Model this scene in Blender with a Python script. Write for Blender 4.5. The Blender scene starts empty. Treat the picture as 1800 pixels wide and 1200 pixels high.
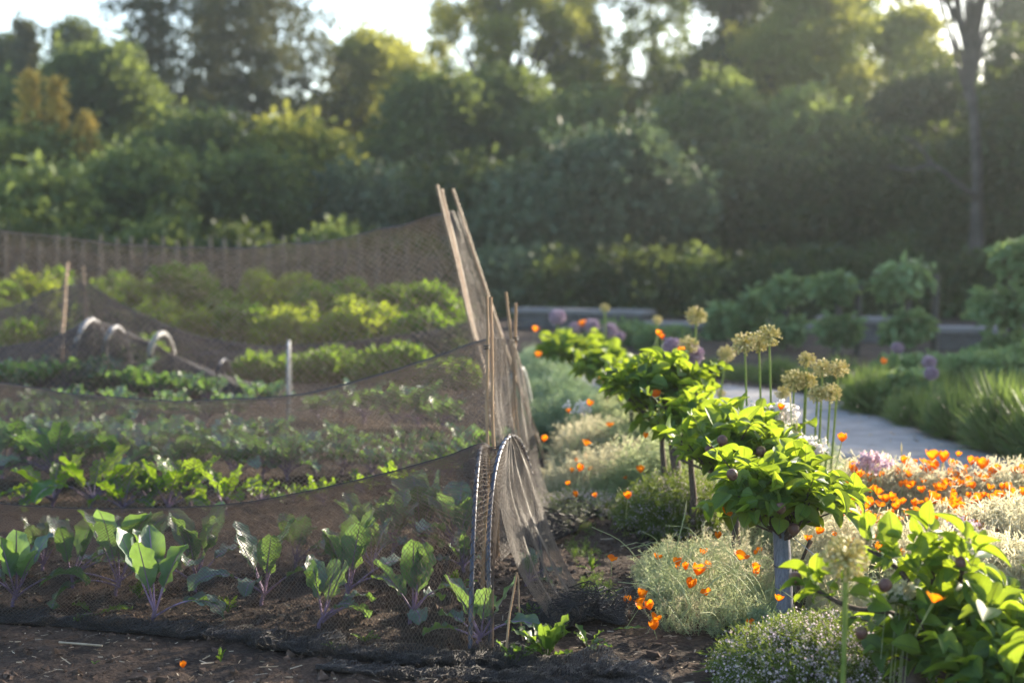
import bpy, math, random
import numpy as np
from mathutils import Vector, noise as mn
rng = np.random.default_rng(7)
random.seed(7)
R = math.radians
scene = bpy.context.scene
COL = scene.collection
H, FP, TH = 1.4, 2500.0, math.atan(170/2500)
CT, ST = math.cos(TH), math.sin(TH)
SUN_AZ, SUN_EL = R(47), R(20)

# ------------------------------------------------------------------ placing
def ray(px, py):
    x = (px-900)/FP; y = (600-py)/FP
    return np.array([x, CT+y*ST, -ST+y*CT])
def G(px, py, z=0.0):
    d = ray(px, py); t = (z-H)/d[2]
    return np.array([d[0]*t, d[1]*t, z])
def P(px, py, Y):
    d = ray(px, py); t = Y/d[1]
    return np.array([d[0]*t, Y, H+d[2]*t])

# ------------------------------------------------------------------ mesh builder
class MB:
    def __init__(s): s.V=[]; s.F4=[]; s.F3=[]; s.T=[]; s.L=[]; s.n=0; s.M4=[]; s.M3=[]
    def add(s, v, f, tint=0.5, lc=None, mat=0):
        v = np.asarray(v, float).reshape(-1,3); n = len(v)
        f = np.asarray(f, int)
        if len(f):
            if f.shape[1] == 4: s.F4.append(f+s.n); s.M4.append(np.full(len(f), mat))
            else: s.F3.append(f+s.n); s.M3.append(np.full(len(f), mat))
        s.V.append(v); s.T.append(np.broadcast_to(np.asarray(tint,float), (n,)))
        s.L.append(np.zeros((n,2)) if lc is None else np.asarray(lc,float))
        s.n += n; return s
    def inst(s, tp, p, X, Y, Z, tint=0.5, mat=0):
        """copies of template tp with per-copy axes (already scaled)"""
        v = tp['v']; N = len(p); m = len(v)
        if N == 0: return s
        W = (p[:,None,:] + v[None,:,0:1]*X[:,None,:] + v[None,:,1:2]*Y[:,None,:] + v[None,:,2:3]*Z[:,None,:]).reshape(-1,3)
        f = (tp['f'][None]+ (np.arange(N)*m)[:,None,None]).reshape(-1, tp['f'].shape[1])
        t = np.repeat(np.broadcast_to(np.asarray(tint,float),(N,)), m)
        return s.add(W, f, t, np.tile(tp['lc'], (N,1)), mat)
    def build(s, name, mats, parent=None, smooth=True):
        V = np.concatenate(s.V) if s.V else np.zeros((0,3))
        if parent is not None: V = V - np.array(parent.matrix_basis.translation)
        me = bpy.data.meshes.new(name)
        f4 = np.concatenate(s.F4) if s.F4 else np.zeros((0,4),int)
        f3 = np.concatenate(s.F3) if s.F3 else np.zeros((0,3),int)
        m = np.concatenate(s.M4+s.M3) if (s.M4 or s.M3) else np.zeros(0,int)
        me.vertices.add(len(V)); me.vertices.foreach_set('co', V.astype(np.float32).ravel())
        me.loops.add(f4.size+f3.size)
        me.loops.foreach_set('vertex_index', np.concatenate([f4.ravel(), f3.ravel()]).astype(np.int32))
        me.polygons.add(len(f4)+len(f3))
        st = np.concatenate([np.arange(len(f4))*4, f4.size+np.arange(len(f3))*3]).astype(np.int32)
        me.polygons.foreach_set('loop_start', st)
        me.polygons.foreach_set('material_index', m.astype(np.int32))
        me.polygons.foreach_set('use_smooth', np.full(len(st), smooth))
        a = me.attributes.new('tint','FLOAT','POINT'); a.data.foreach_set('value', np.concatenate(s.T).astype(np.float32))
        L = np.concatenate(s.L); L3 = np.zeros((len(L),3),np.float32); L3[:,:2]=L
        a = me.attributes.new('lc','FLOAT_VECTOR','POINT'); a.data.foreach_set('vector', L3.ravel())
        me.update(calc_edges=True)
        if not isinstance(mats,(list,tuple)): mats=[mats]
        for q in mats: me.materials.append(q)
        o = bpy.data.objects.new(name, me); COL.objects.link(o)
        if parent is not None: o.parent = parent
        return o
def tag(o, label, cat, group=None, kind=None):
    o['label']=label
    if cat: o['category']=cat
    if group: o['group']=group
    if kind: o['kind']=kind
    return o
def thing(name, label, cat, loc, group=None):
    o = bpy.data.objects.new(name, None); COL.objects.link(o)
    o.location = [float(c) for c in loc]; o.empty_display_size=.1
    tag(o, label, cat, group)
    return o
def copy_tree(o, parent=None):
    c = o.copy(); COL.objects.link(c); c.parent = parent
    for ch in list(o.children): copy_tree(ch, c)
    return c
def unit(a): return a/(np.linalg.norm(a,axis=-1,keepdims=True)+1e-9)
def frames(d, up, sx, sy=None, sz=None):
    d = unit(d); X = unit(np.cross(d, up)); Z = np.cross(X, d)
    sx = np.asarray(sx,float).reshape(-1,1)
    sy = sx if sy is None else np.asarray(sy,float).reshape(-1,1); sz = sx if sz is None else np.asarray(sz,float).reshape(-1,1)
    return X*sx, d*sy, Z*sz
def rdir(n, zlo=-1, zhi=1):
    z = rng.uniform(zlo,zhi,n); a = rng.uniform(0,2*math.pi,n); r=np.sqrt(np.maximum(0,1-z*z))
    return np.stack([r*np.cos(a), r*np.sin(a), z],1)
def tube(pts, rad, k=6, cap=True):
    pts=np.asarray(pts,float); n=len(pts); rad=np.broadcast_to(np.asarray(rad,float),(n,))
    t=unit(np.gradient(pts,axis=0)); ref=np.array([0.31,0.17,0.93]) if abs(t[0][2])<.85 else np.array([1,.1,0.])
    X=unit(np.cross(t,ref)); Y=np.cross(t,X)
    a=np.arange(k)*2*math.pi/k
    v=(pts[:,None]+rad[:,None,None]*(X[:,None]*np.cos(a)[None,:,None]+Y[:,None]*np.sin(a)[None,:,None])).reshape(-1,3)
    i=np.arange(n-1)[:,None]*k; j=np.arange(k)[None]; jn=(j+1)%k
    f=np.stack([i+j,i+jn,i+k+jn,i+k+j],-1).reshape(-1,4)
    return v,f
def add_tube(mb, pts, rad, k=6, tint=.5, mat=0):
    v,f=tube(pts,rad,k); n=len(pts)
    lc=np.stack([np.tile(np.linspace(0,1,k),n), np.repeat(np.linspace(0,1,n),k)],1)
    mb.add(v,f,tint,lc,mat)
    for e,o in ((0,0),(n-1,(n-1)*k)):      # end caps
        c=np.asarray(pts[e],float); vv=np.vstack([v[o:o+k],c]); idx=np.arange(k)
        mb.add(vv,np.stack([idx,(idx+1)%k,np.full(k,k)],1),tint,None,mat)
def curve(pts, n=16):
    pts=np.asarray(pts,float)
    if len(pts)<3:
        t=np.linspace(0,1,n)[:,None]; return pts[0]*(1-t)+pts[-1]*t
    q=np.vstack([2*pts[0]-pts[1],pts,2*pts[-1]-pts[-2]]); out=[]
    for s in np.linspace(0,len(pts)-1-1e-6,n):
        i=int(s); t=s-i; a,b,c,d=q[i:i+4]
        out.append(.5*((2*b)+(-a+c)*t+(2*a-5*b+4*c-d)*t*t+(-a+3*b-3*c+d)*t**3))
    return np.array(out)

# ------------------------------------------------------------------ templates
def grid_faces(nx, ny):
    f=[]
    for j in range(ny-1):
        for i in range(nx-1):
            a=j*nx+i; f.append([a,a+1,a+1+nx,a+nx])
    return np.array(f)
def leaf_tp(nx, ny, w=.5, fold=.25, droop=.3, peak=.45, tip=1.0, stalk=0.0, ruf=0.0):
    v=[];lc=[]
    for j in range(ny):
        s=j/(ny-1)
        prof=max(0.03, math.sin(math.pi*min(1,s**(math.log(.5)/math.log(peak))))**.68*(1 if s<peak else tip+(1-tip)*(1-s)))
        for i in range(nx):
            x=2*i/(nx-1)-1
            z=fold*abs(x)*prof*w - droop*s*s + ruf*math.sin(s*17+i)*abs(x)
            v.append([x*w*.5*prof, stalk+s*(1-stalk)*(1-.12*droop*s), z]); lc.append([x,s])
    return dict(v=np.array(v), f=grid_faces(nx,ny), lc=np.array(lc))
LEAF = leaf_tp(5,9,w=.70,fold=.28,droop=.20,peak=.5)
LEAFB= leaf_tp(5,9,w=.64,fold=.42,droop=.42,peak=.46)
LEAFS= leaf_tp(3,4,w=.5,fold=.3,droop=.2)
QUADL= dict(v=np.array([[-.5,0,0],[.5,0,.12],[.45,1,0],[-.4,.9,-.1]]), f=np.array([[0,1,2,3]]), lc=np.array([[-1,0],[1,0],[1,1],[-1,1.]]))
BLADE= leaf_tp(2,6,w=.03,fold=0,droop=.3,peak=.3)
def clump_tp(n, size, elong=1.6):
    mb=MB(); p=rdir(n)*rng.uniform(.25,1,(n,1)); d=rdir(n)+p*.8; up=rdir(n)
    X,Y,Z=frames(d,up,size*rng.uniform(.6,1.2,n)); mb.inst(QUADL,p,X,Y*elong,Z)
    return dict(v=np.concatenate(mb.V), f=np.concatenate(mb.F4), lc=np.concatenate(mb.L))
CLUMPS=[clump_tp(14,.34) for _ in range(4)]
CLUMPF=[clump_tp(26,.2) for _ in range(4)]
def sprig_tp(n=10, leafl=.16, lw=.3, spread=1.0, seed=0):
    """upright thin stalk with forked feathery leaflets"""
    r=np.random.default_rng(seed); mb=MB()
    bend=r.uniform(-.2,.2,2)
    pts=np.array([[bend[0]*t*t,bend[1]*t*t,t] for t in np.linspace(0,1,4)])
    v,f=tube(pts,[.012,.010,.008,.004],3); mb.add(v,f,.2)
    hs=np.linspace(.15,1,n); p=np.stack([bend[0]*hs**2,bend[1]*hs**2,hs],1)
    for k in range(3):
        a=r.uniform(0,6.28,n); d=np.stack([np.cos(a)*spread,np.sin(a)*spread,r.uniform(.2,1.1,n)],1)
        X,Y,Z=frames(d,r.normal(size=(n,3)),leafl*lw*.5,leafl*r.uniform(.7,1.3,n),leafl*.3)
        mb.inst(QUADL,p,X,Y,Z)
        q=p+Y*.8; X,Y,Z=frames(d+r.normal(size=(n,3))*.8,r.normal(size=(n,3)),leafl*lw*.45,leafl*.6*np.ones(n),leafl*.3)
        mb.inst(QUADL,q,X,Y,Z)
    return dict(v=np.concatenate(mb.V), f=np.concatenate(mb.F4), lc=np.concatenate(mb.L))
SPRIGS=[sprig_tp(9,.13,.20,1,k) for k in range(5)]
SPR2=[sprig_tp(9,.10,.26,.7,k+20) for k in range(5)]

# ------------------------------------------------------------------ materials
MATS={}
def newmat(name):
    m=bpy.data.materials.new(name); m.use_nodes=True; nt=m.node_tree; nt.nodes.clear()
    out=nt.nodes.new('ShaderNodeOutputMaterial'); return m,nt,out
def N(nt,t,**k):
    n=nt.nodes.new(t)
    for a,b in k.items():
        if a in n.inputs: n.inputs[a].default_value=b
        else: setattr(n,a,b)
    return n
def ramp(nt, src, stops):
    r=nt.nodes.new('ShaderNodeValToRGB'); el=r.color_ramp.elements
    while len(el)<len(stops): el.new(.5)
    for e,(p,c) in zip(el,stops): e.position=p; e.color=(*c,1)
    nt.links.new(src,r.inputs[0]); return r.outputs[0]
def attr(nt,name): 
    a=nt.nodes.new('ShaderNodeAttribute'); a.attribute_name=name; return a
def leafmat(name, stops, tcol, tw=.45, rough=.45, spec=.4, vein=None, veincol=(.3,.35,.2), nscale=8, blotch=.25):
    """foliage: colour by leaf, thin leaf transmission"""
    m,nt,out=newmat(name); L=nt.links
    t=attr(nt,'tint'); oi=nt.nodes.new('ShaderNodeObjectInfo')
    no=N(nt,'ShaderNodeTexNoise',Scale=nscale,Detail=3.0)
    tc=nt.nodes.new('ShaderNodeNewGeometry'); L.new(tc.outputs['Position'],no.inputs['Vector'])
    ma=N(nt,'ShaderNodeMath',operation='MULTIPLY_ADD'); L.new(no.outputs[0],ma.inputs[0]); ma.inputs[1].default_value=blotch
    L.new(t.outputs['Fac'],ma.inputs[2])
    rm=N(nt,'ShaderNodeMath',operation='MULTIPLY_ADD'); L.new(oi.outputs['Random'],rm.inputs[0]); rm.inputs[1].default_value=.34; L.new(ma.outputs[0],rm.inputs[2])
    sub=N(nt,'ShaderNodeMath',operation='SUBTRACT'); L.new(rm.outputs[0],sub.inputs[0]); sub.inputs[1].default_value=blotch*.5+.17
    col=ramp(nt,sub.outputs[0],stops)
    if vein:
        a=attr(nt,'lc'); sp=N(nt,'ShaderNodeSeparateXYZ'); L.new(a.outputs['Vector'],sp.inputs[0])
        ab=N(nt,'ShaderNodeMath',operation='ABSOLUTE'); L.new(sp.outputs[0],ab.inputs[0])
        k=N(nt,'ShaderNodeMath',operation='MULTIPLY_ADD'); L.new(ab.outputs[0],k.inputs[0]); k.inputs[1].default_value=-.35; L.new(sp.outputs[1],k.inputs[2])
        w=N(nt,'ShaderNodeMath',operation='MULTIPLY'); L.new(k.outputs[0],w.inputs[0]); w.inputs[1].default_value=vein*6.283
        sn=N(nt,'ShaderNodeMath',operation='SINE'); L.new(w.outputs[0],sn.inputs[0])
        g=N(nt,'ShaderNodeMath',operation='GREATER_THAN'); L.new(sn.outputs[0],g.inputs[0]); g.inputs[1].default_value=.93
        mi=N(nt,'ShaderNodeMath',operation='LESS_THAN'); L.new(ab.outputs[0],mi.inputs[0]); mi.inputs[1].default_value=.05
        g5=N(nt,'ShaderNodeMath',operation='MULTIPLY'); L.new(g.outputs[0],g5.inputs[0]); g5.inputs[1].default_value=.35
        mx=N(nt,'ShaderNodeMath',operation='MAXIMUM'); L.new(g5.outputs[0],mx.inputs[0]); L.new(mi.outputs[0],mx.inputs[1])
        mc=N(nt,'ShaderNodeMixRGB'); L.new(mx.outputs[0],mc.inputs[0]); L.new(col,mc.inputs[1]); mc.inputs[2].default_value=(*veincol,1); col=mc.outputs[0]
        veinf=mx.outputs[0]
    b=N(nt,'ShaderNodeBsdfPrincipled',Roughness=rough); b.inputs['Specular IOR Level'].default_value=spec
    L.new(col,b.inputs['Base Color'])
    tr=nt.nodes.new('ShaderNodeBsdfTranslucent')
    mt=N(nt,'ShaderNodeMixRGB',blend_type='MIX'); mt.inputs[0].default_value=.82; mt.inputs[2].default_value=(*tcol,1); L.new(col,mt.inputs[1])
    tcn=mt.outputs[0]
    hs=N(nt,'ShaderNodeHueSaturation'); L.new(tcn,hs.inputs['Color'])
    va=N(nt,'ShaderNodeMath',operation='MULTIPLY_ADD'); L.new(no.outputs[0],va.inputs[0]); va.inputs[1].default_value=.8; va.inputs[2].default_value=.6; L.new(va.outputs[0],hs.inputs['Value'])
    tcn=hs.outputs[0]
    if vein:
        mv=N(nt,'ShaderNodeMixRGB',blend_type='MULTIPLY'); L.new(veinf,mv.inputs[0]); L.new(tcn,mv.inputs[1]); mv.inputs[2].default_value=(.35,.3,.25,1); tcn=mv.outputs[0]
    L.new(tcn,tr.inputs[0])
    mix=N(nt,'ShaderNodeMixShader'); mix.inputs[0].default_value=tw
    L.new(b.outputs[0],mix.inputs[1]); L.new(tr.outputs[0],mix.inputs[2]); L.new(mix.outputs[0],out.inputs[0])
    return m
def plain(name, stops, rough=.6, spec=.3, scale=20, bump=.0, detail=6, stretch=None, trans=0, tcol=None):
    m,nt,out=newmat(name); L=nt.links
    tc=nt.nodes.new('ShaderNodeTexCoord'); mp=nt.nodes.new('ShaderNodeMapping')
    if stretch: mp.inputs['Scale'].default_value=stretch
    L.new(tc.outputs['Object'],mp.inputs[0])
    no=N(nt,'ShaderNodeTexNoise',Scale=float(scale),Detail=float(detail),Roughness=.65); L.new(mp.outputs[0],no.inputs['Vector'])
    col=ramp(nt,no.outputs[0],stops)
    b=N(nt,'ShaderNodeBsdfPrincipled',Roughness=rough); b.inputs['Specular IOR Level'].default_value=spec
    L.new(col,b.inputs['Base Color'])
    if bump:
        bp=N(nt,'ShaderNodeBump',Strength=bump,Distance=.01); L.new(no.outputs[0],bp.inputs['Height']); L.new(bp.outputs[0],b.inputs['Normal'])
    if trans:
        tr=nt.nodes.new('ShaderNodeBsdfTranslucent'); tr.inputs[0].default_value=(*tcol,1)
        mix=N(nt,'ShaderNodeMixShader'); mix.inputs[0].default_value=trans
        L.new(b.outputs[0],mix.inputs[1]); L.new(tr.outputs[0],mix.inputs[2]); L.new(mix.outputs[0],out.inputs[0])
    else: L.new(b.outputs[0],out.inputs[0])
    return m
M=dict(
 kale=leafmat('kale_leaf',[(0,(.05,.09,.065)),(.5,(.095,.15,.12)),(1,(.20,.27,.24))],(.24,.40,.045),.38,.4,.6,vein=7,veincol=(.30,.27,.30),nscale=30),
 kalestem=plain('kale_stem',[(.3,(.16,.09,.16)),(.7,(.30,.22,.32))],.5,.4,40),
 brass=leafmat('brassica_leaf',[(0,(.06,.13,.07)),(.5,(.12,.21,.13)),(1,(.30,.40,.36))],(.26,.46,.05),.35,.4,.5,vein=6,veincol=(.3,.38,.28),nscale=20),
 chard=leafmat('beet_leaf',[(0,(.04,.11,.02)),(.6,(.08,.19,.03)),(1,(.15,.28,.05))],(.42,.62,.03),.48,.35,.5,vein=6,veincol=(.4,.45,.12),nscale=30),
 apple=leafmat('apple_leaf',[(0,(.02,.065,.02)),(.5,(.05,.125,.025)),(1,(.13,.20,.035))],(.46,.60,.03),.45,.5,.35,vein=8,veincol=(.14,.22,.06),nscale=25),
 bark=plain('apple_bark',[(.3,(.05,.035,.028)),(.7,(.13,.10,.085))],.8,.2,60,.4),
 fruit=plain('young_fruit_skin',[(.3,(.06,.03,.03)),(.5,(.12,.055,.045)),(.7,(.15,.11,.05))],.5,.35,40,.1),
 feather=leafmat('feathery_leaf',[(0,(.12,.19,.09)),(.5,(.23,.32,.18)),(1,(.42,.48,.32))],(.62,.66,.34),.45,.6,.3,nscale=5),
 cream=leafmat('cream_lit_stem',[(0,(.28,.30,.17)),(.5,(.50,.47,.31)),(1,(.75,.68,.50))],(.80,.74,.50),.45,.6,.2,nscale=5),  # pale stems, with the backlight's cream cast put into the colour
 silver=leafmat('silver_leaf',[(0,(.09,.14,.07)),(.5,(.17,.24,.14)),(1,(.30,.37,.25))],(.30,.42,.2),.3,.6,.3,nscale=5),
 thyme=leafmat('thyme_leaf',[(0,(.05,.09,.02)),(.5,(.09,.15,.035)),(1,(.18,.22,.07))],(.30,.38,.05),.35,.6,.3,nscale=20),
 thymef=leafmat('thyme_flower',[(0,(.45,.32,.42)),(.5,(.65,.55,.66)),(1,(.85,.74,.74))],(.75,.6,.6),.35,.7,.2,nscale=20),
 petal=leafmat('poppy_petal',[(0,(.75,.12,.004)),(.5,(.85,.20,.006)),(1,(.92,.36,.01))],(.95,.32,.006),.5,.5,.2,nscale=30,blotch=.5),
 pstem=plain('poppy_stem',[(.3,(.30,.36,.18)),(.7,(.50,.52,.30))],.6,.3,30,trans=.3,tcol=(.5,.55,.25)),
 allstem=plain('allium_stem',[(.3,(.12,.19,.04)),(.7,(.24,.30,.08))],.4,.4,25,trans=.2,tcol=(.4,.5,.1)),
 allhead=leafmat('allium_seed',[(0,(.32,.33,.12)),(.5,(.58,.52,.23)),(1,(.80,.68,.42))],(.75,.66,.28),.4,.5,.3,nscale=30),
 purple=leafmat('allium_purple',[(0,(.28,.18,.28)),(.5,(.44,.32,.42)),(1,(.60,.48,.56))],(.6,.45,.5),.3,.6,.2,nscale=30),
 white=leafmat('white_petal',[(0,(.6,.56,.52)),(1,(.85,.82,.78))],(.85,.8,.75),.35,.6,.2,nscale=20),
 pink=leafmat('pink_petal',[(0,(.55,.38,.46)),(1,(.80,.66,.72))],(.8,.62,.68),.35,.6,.2,nscale=20),
 weed=leafmat('weed_leaf',[(0,(.04,.09,.02)),(1,(.09,.17,.03))],(.28,.42,.04),.45,.4,.4,nscale=30),
 grass=leafmat('grass_blade',[(0,(.04,.085,.03)),(.5,(.075,.125,.04)),(1,(.14,.19,.075))],(.24,.34,.06),.35,.5,.3,nscale=3),
 bush=leafmat('garden_bush_leaf',[(0,(.03,.08,.02)),(.5,(.06,.14,.03)),(1,(.14,.22,.03))],(.30,.46,.03),.4,.5,.3,nscale=1.5),
 bushy=leafmat('yellow_green_leaf',[(0,(.07,.13,.02)),(.5,(.13,.21,.03)),(1,(.25,.32,.04))],(.5,.6,.04),.45,.5,.3,nscale=1.5),
 esp=leafmat('clipped_tree_leaf',[(0,(.07,.13,.05)),(.5,(.12,.20,.08)),(1,(.22,.31,.14))],(.3,.42,.12),.3,.5,.3,nscale=2),
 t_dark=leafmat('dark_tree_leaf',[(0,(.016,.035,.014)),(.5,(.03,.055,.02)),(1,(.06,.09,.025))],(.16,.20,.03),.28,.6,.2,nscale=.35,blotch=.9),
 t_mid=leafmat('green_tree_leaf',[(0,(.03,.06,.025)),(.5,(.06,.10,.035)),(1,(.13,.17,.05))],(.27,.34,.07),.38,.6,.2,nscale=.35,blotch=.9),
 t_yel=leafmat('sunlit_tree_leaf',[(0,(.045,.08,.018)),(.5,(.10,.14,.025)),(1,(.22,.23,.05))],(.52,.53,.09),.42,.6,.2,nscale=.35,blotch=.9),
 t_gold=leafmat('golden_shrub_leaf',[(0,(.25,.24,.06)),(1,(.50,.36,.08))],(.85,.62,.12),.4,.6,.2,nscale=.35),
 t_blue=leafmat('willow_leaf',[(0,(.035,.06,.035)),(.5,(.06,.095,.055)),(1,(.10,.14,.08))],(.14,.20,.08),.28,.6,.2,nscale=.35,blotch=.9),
 t_con=leafmat('conifer_needle',[(0,(.018,.035,.016)),(.5,(.035,.05,.022)),(1,(.075,.08,.03))],(.20,.20,.05),.2,.7,.2,nscale=.35,blotch=.9),
 tbark=plain('tree_bark',[(.3,(.045,.04,.038)),(.7,(.11,.10,.095))],.9,.1,4),
 net=plain('net_cord',[(.3,(.065,.056,.051)),(.7,(.18,.152,.132))],.5,.45,300,trans=.30,tcol=(.64,.54,.44)),  # base colour raised to the tan of sunlit net ends
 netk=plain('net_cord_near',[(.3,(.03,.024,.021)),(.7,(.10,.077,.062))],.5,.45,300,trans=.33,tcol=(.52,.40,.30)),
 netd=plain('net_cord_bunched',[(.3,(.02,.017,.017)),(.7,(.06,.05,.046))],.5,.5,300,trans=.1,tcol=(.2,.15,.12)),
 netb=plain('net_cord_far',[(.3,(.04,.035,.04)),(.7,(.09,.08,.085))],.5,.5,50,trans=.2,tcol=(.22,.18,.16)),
 hoop=plain('hoop_pipe',[(.3,(.035,.04,.065)),(.7,(.08,.085,.12))],.35,.6,30),
 hoopg=plain('grey_pipe',[(.3,(.2,.2,.22)),(.7,(.32,.32,.34))],.5,.4,10),
 hoopw=plain('white_pipe',[(.3,(.35,.35,.35)),(.7,(.5,.5,.5))],.6,.3,10),
 cane=plain('bamboo_cane',[(.3,(.22,.12,.06)),(.7,(.42,.27,.15))],.5,.4,30,stretch=(1,1,.1)),
 tie=plain('tie_cord',[(.3,(.02,.02,.02)),(.7,(.05,.05,.05))],.5,.4,30),
 post=plain('weathered_post',[(.3,(.07,.075,.10)),(.7,(.19,.195,.24))],.6,.35,40,.3,stretch=(3,3,.3)),
 stake=plain('wooden_stake',[(.3,(.08,.07,.06)),(.7,(.15,.135,.115))],.8,.2,10,stretch=(3,3,.3)),
 stone=plain('wall_stone',[(.25,(.08,.075,.075)),(.5,(.13,.125,.125)),(.75,(.2,.19,.19))],.85,.2,5,.4),
 cap=plain('wall_cap',[(.3,(.15,.14,.14)),(.7,(.23,.22,.22))],.7,.3,3),
 straw=plain('dry_straw',[(.3,(.28,.21,.14)),(.7,(.5,.42,.32))],.8,.2,30,trans=.15,tcol=(.5,.4,.3)),
 clod=plain('soil_clod',[(.3,(.04,.026,.018)),(.55,(.09,.06,.045)),(.75,(.22,.17,.14))],.9,.15,30,.5),
)
# ------------------------------------------------------------------ sky, light, camera
w=bpy.data.worlds.new('World'); scene.world=w; w.use_nodes=True; nt=w.node_tree; nt.nodes.clear()
sky=nt.nodes.new('ShaderNodeTexSky'); sky.sky_type='NISHITA'; sky.sun_disc=False
sky.sun_elevation=SUN_EL; sky.sun_rotation=SUN_AZ; sky.dust_density=1.5; sky.air_density=1.0; sky.altitude=0
bg=nt.nodes.new('ShaderNodeBackground'); bg.inputs[1].default_value=.15
ow=nt.nodes.new('ShaderNodeOutputWorld'); nt.links.new(sky.outputs[0],bg.inputs[0]); nt.links.new(bg.outputs[0],ow.inputs[0])
sl=bpy.data.lights.new('sun','SUN'); sl.energy=5.0; sl.angle=R(.6); sl.color=(1,.87,.68)
so=bpy.data.objects.new('sun',sl); COL.objects.link(so)
sd=Vector((math.sin(SUN_AZ)*math.cos(SUN_EL), math.cos(SUN_AZ)*math.cos(SUN_EL), math.sin(SUN_EL)))
so.rotation_euler=sd.to_track_quat('Z','Y').to_euler(); so.location=(8,-4,9)
cam=bpy.data.cameras.new('camera'); co=bpy.data.objects.new('camera',cam); COL.objects.link(co); scene.camera=co
co.location=(0,0,H); co.rotation_euler=(math.pi/2-TH,0,0)
cam.lens=50; cam.sensor_width=36; cam.clip_end=2000; cam.clip_start=.05
cam.dof.use_dof=True; cam.dof.focus_distance=5.15; cam.dof.aperture_fstop=1.75
scene.view_settings.view_transform='Standard'; scene.view_settings.look='None'; scene.view_settings.exposure=1.6; scene.view_settings.gamma=1
cy=scene.cycles; cy.max_bounces=6; cy.diffuse_bounces=3; cy.glossy_bounces=2; cy.transmission_bounces=3; cy.transparent_max_bounces=8; cy.volume_bounces=0
cy.use_denoising=True; cy.sample_clamp_indirect=4; cy.caustics_reflective=False; cy.caustics_refractive=False

# ------------------------------------------------------------------ ground
def gz(x,y):
    """height of the soil"""
    if y>40: return 0.0
    v=Vector((x,y,0)); a=0.016*mn.noise(v*1.3)
    if 3.4<y<12:
        f=1.0 if y<8 else (12-y)/4
        a+=f*(.014*mn.noise(v*7)+.010*mn.noise(v*19+Vector((3,1,0)))+.008*abs(mn.noise(v*45)))
    return a
def axis(lo,hi,fl,fh,step,big):
    a=list(np.arange(fl,fh,step)); s=step; x=fl
    L=[]
    while x>lo: s*=big; x-=s; L.append(x)
    s=step; x=a[-1]; Rr=[]
    while x<hi: s*=big; x+=s; Rr.append(x)
    return np.array(L[::-1]+a+Rr)
xs=axis(-400,400,-2.3,2.6,.016,1.09); ys=axis(-60,900,4.0,7.0,.016,1.035)
vv=np.array([[x,y,gz(x,y)] for y in ys for x in xs])
mb=MB(); mb.add(vv,grid_faces(len(xs),len(ys)))
m,nt,out=newmat('garden_soil'); L=nt.links
g=nt.nodes.new('ShaderNodeNewGeometry')
n1=N(nt,'ShaderNodeTexNoise',Scale=55.,Detail=8.,Roughness=.75); n2=N(nt,'ShaderNodeTexNoise',Scale=2.2,Detail=4.)
vo=N(nt,'ShaderNodeTexVoronoi',Scale=70.)
for q in (n1,n2,vo): L.new(g.outputs['Position'],q.inputs['Vector'])
c1=ramp(nt,n1.outputs[0],[(.28,(.018,.012,.009)),(.5,(.046,.031,.022)),(.66,(.095,.068,.051)),(.76,(.22,.18,.155))])
c2=ramp(nt,n2.outputs[0],[(.38,(.55,.53,.53)),(.62,(1.5,1.35,1.25))])
mx=N(nt,'ShaderNodeMixRGB',blend_type='MULTIPLY'); mx.inputs[0].default_value=1; L.new(c1,mx.inputs[1]); L.new(c2,mx.inputs[2])
b=N(nt,'ShaderNodeBsdfPrincipled',Roughness=.88); b.inputs['Specular IOR Level'].default_value=.25; L.new(mx.outputs[0],b.inputs['Base Color'])
ad=N(nt,'ShaderNodeMath',operation='MULTIPLY_ADD'); L.new(vo.outputs['Distance'],ad.inputs[0]); ad.inputs[1].default_value=-.6; L.new(n1.outputs[0],ad.inputs[2])
bp=N(nt,'ShaderNodeBump',Strength=1.0,Distance=.012); L.new(ad.outputs[0],bp.inputs['Height']); L.new(bp.outputs[0],b.inputs['Normal'])
L.new(b.outputs[0],out.inputs[0])
o=mb.build('ground',m); tag(o,'dark brown crumbly garden soil between beds','',kind='structure')
# ------------------------------------------------------------------ path
re_=np.array([G(*q) for q in [(3600,1500),(2500,1080),(2050,900),(1800,812),(1650,773),(1560,737),(1480,712),(1380,693),(1290,682),(1215,673),(1150,668),(1060,664),(900,660)]])
re_=curve(re_,60); t=unit(np.gradient(re_,axis=0)); nrm=np.stack([t[:,1],-t[:,0],0*t[:,0]],1)
nrm*=np.sign(-nrm[:,:1])
wob=np.array([[.02*mn.noise(Vector((i*.7,0,0)))] for i in range(60)])
re_=re_+nrm*wob; le=re_+nrm*(1.2+wob)
mb=MB(); rows=[]
for a,b_ in zip(re_,le):
    for s in np.linspace(0,1,7): q=a*(1-s)+b_*s; rows.append([q[0],q[1],.036-.012*abs(2*s-1)**4])
rows=np.array(rows).reshape(60,7,3)
low=rows[:,[0,-1]].copy(); low[:,:,2]=-.06
rows=np.concatenate([low[:,:1],rows,low[:,1:]],1).reshape(-1,3)
mb.add(rows,grid_faces(9,60))
m_path=plain('path_asphalt',[(.3,(.23,.215,.21)),(.55,(.31,.295,.29)),(.75,(.41,.39,.38))],.9,.15,5.5,.35,detail=15)
o=mb.build('path',m_path); tag(o,'pale grey curving garden path between flower bed and grasses','',kind='structure')

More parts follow.
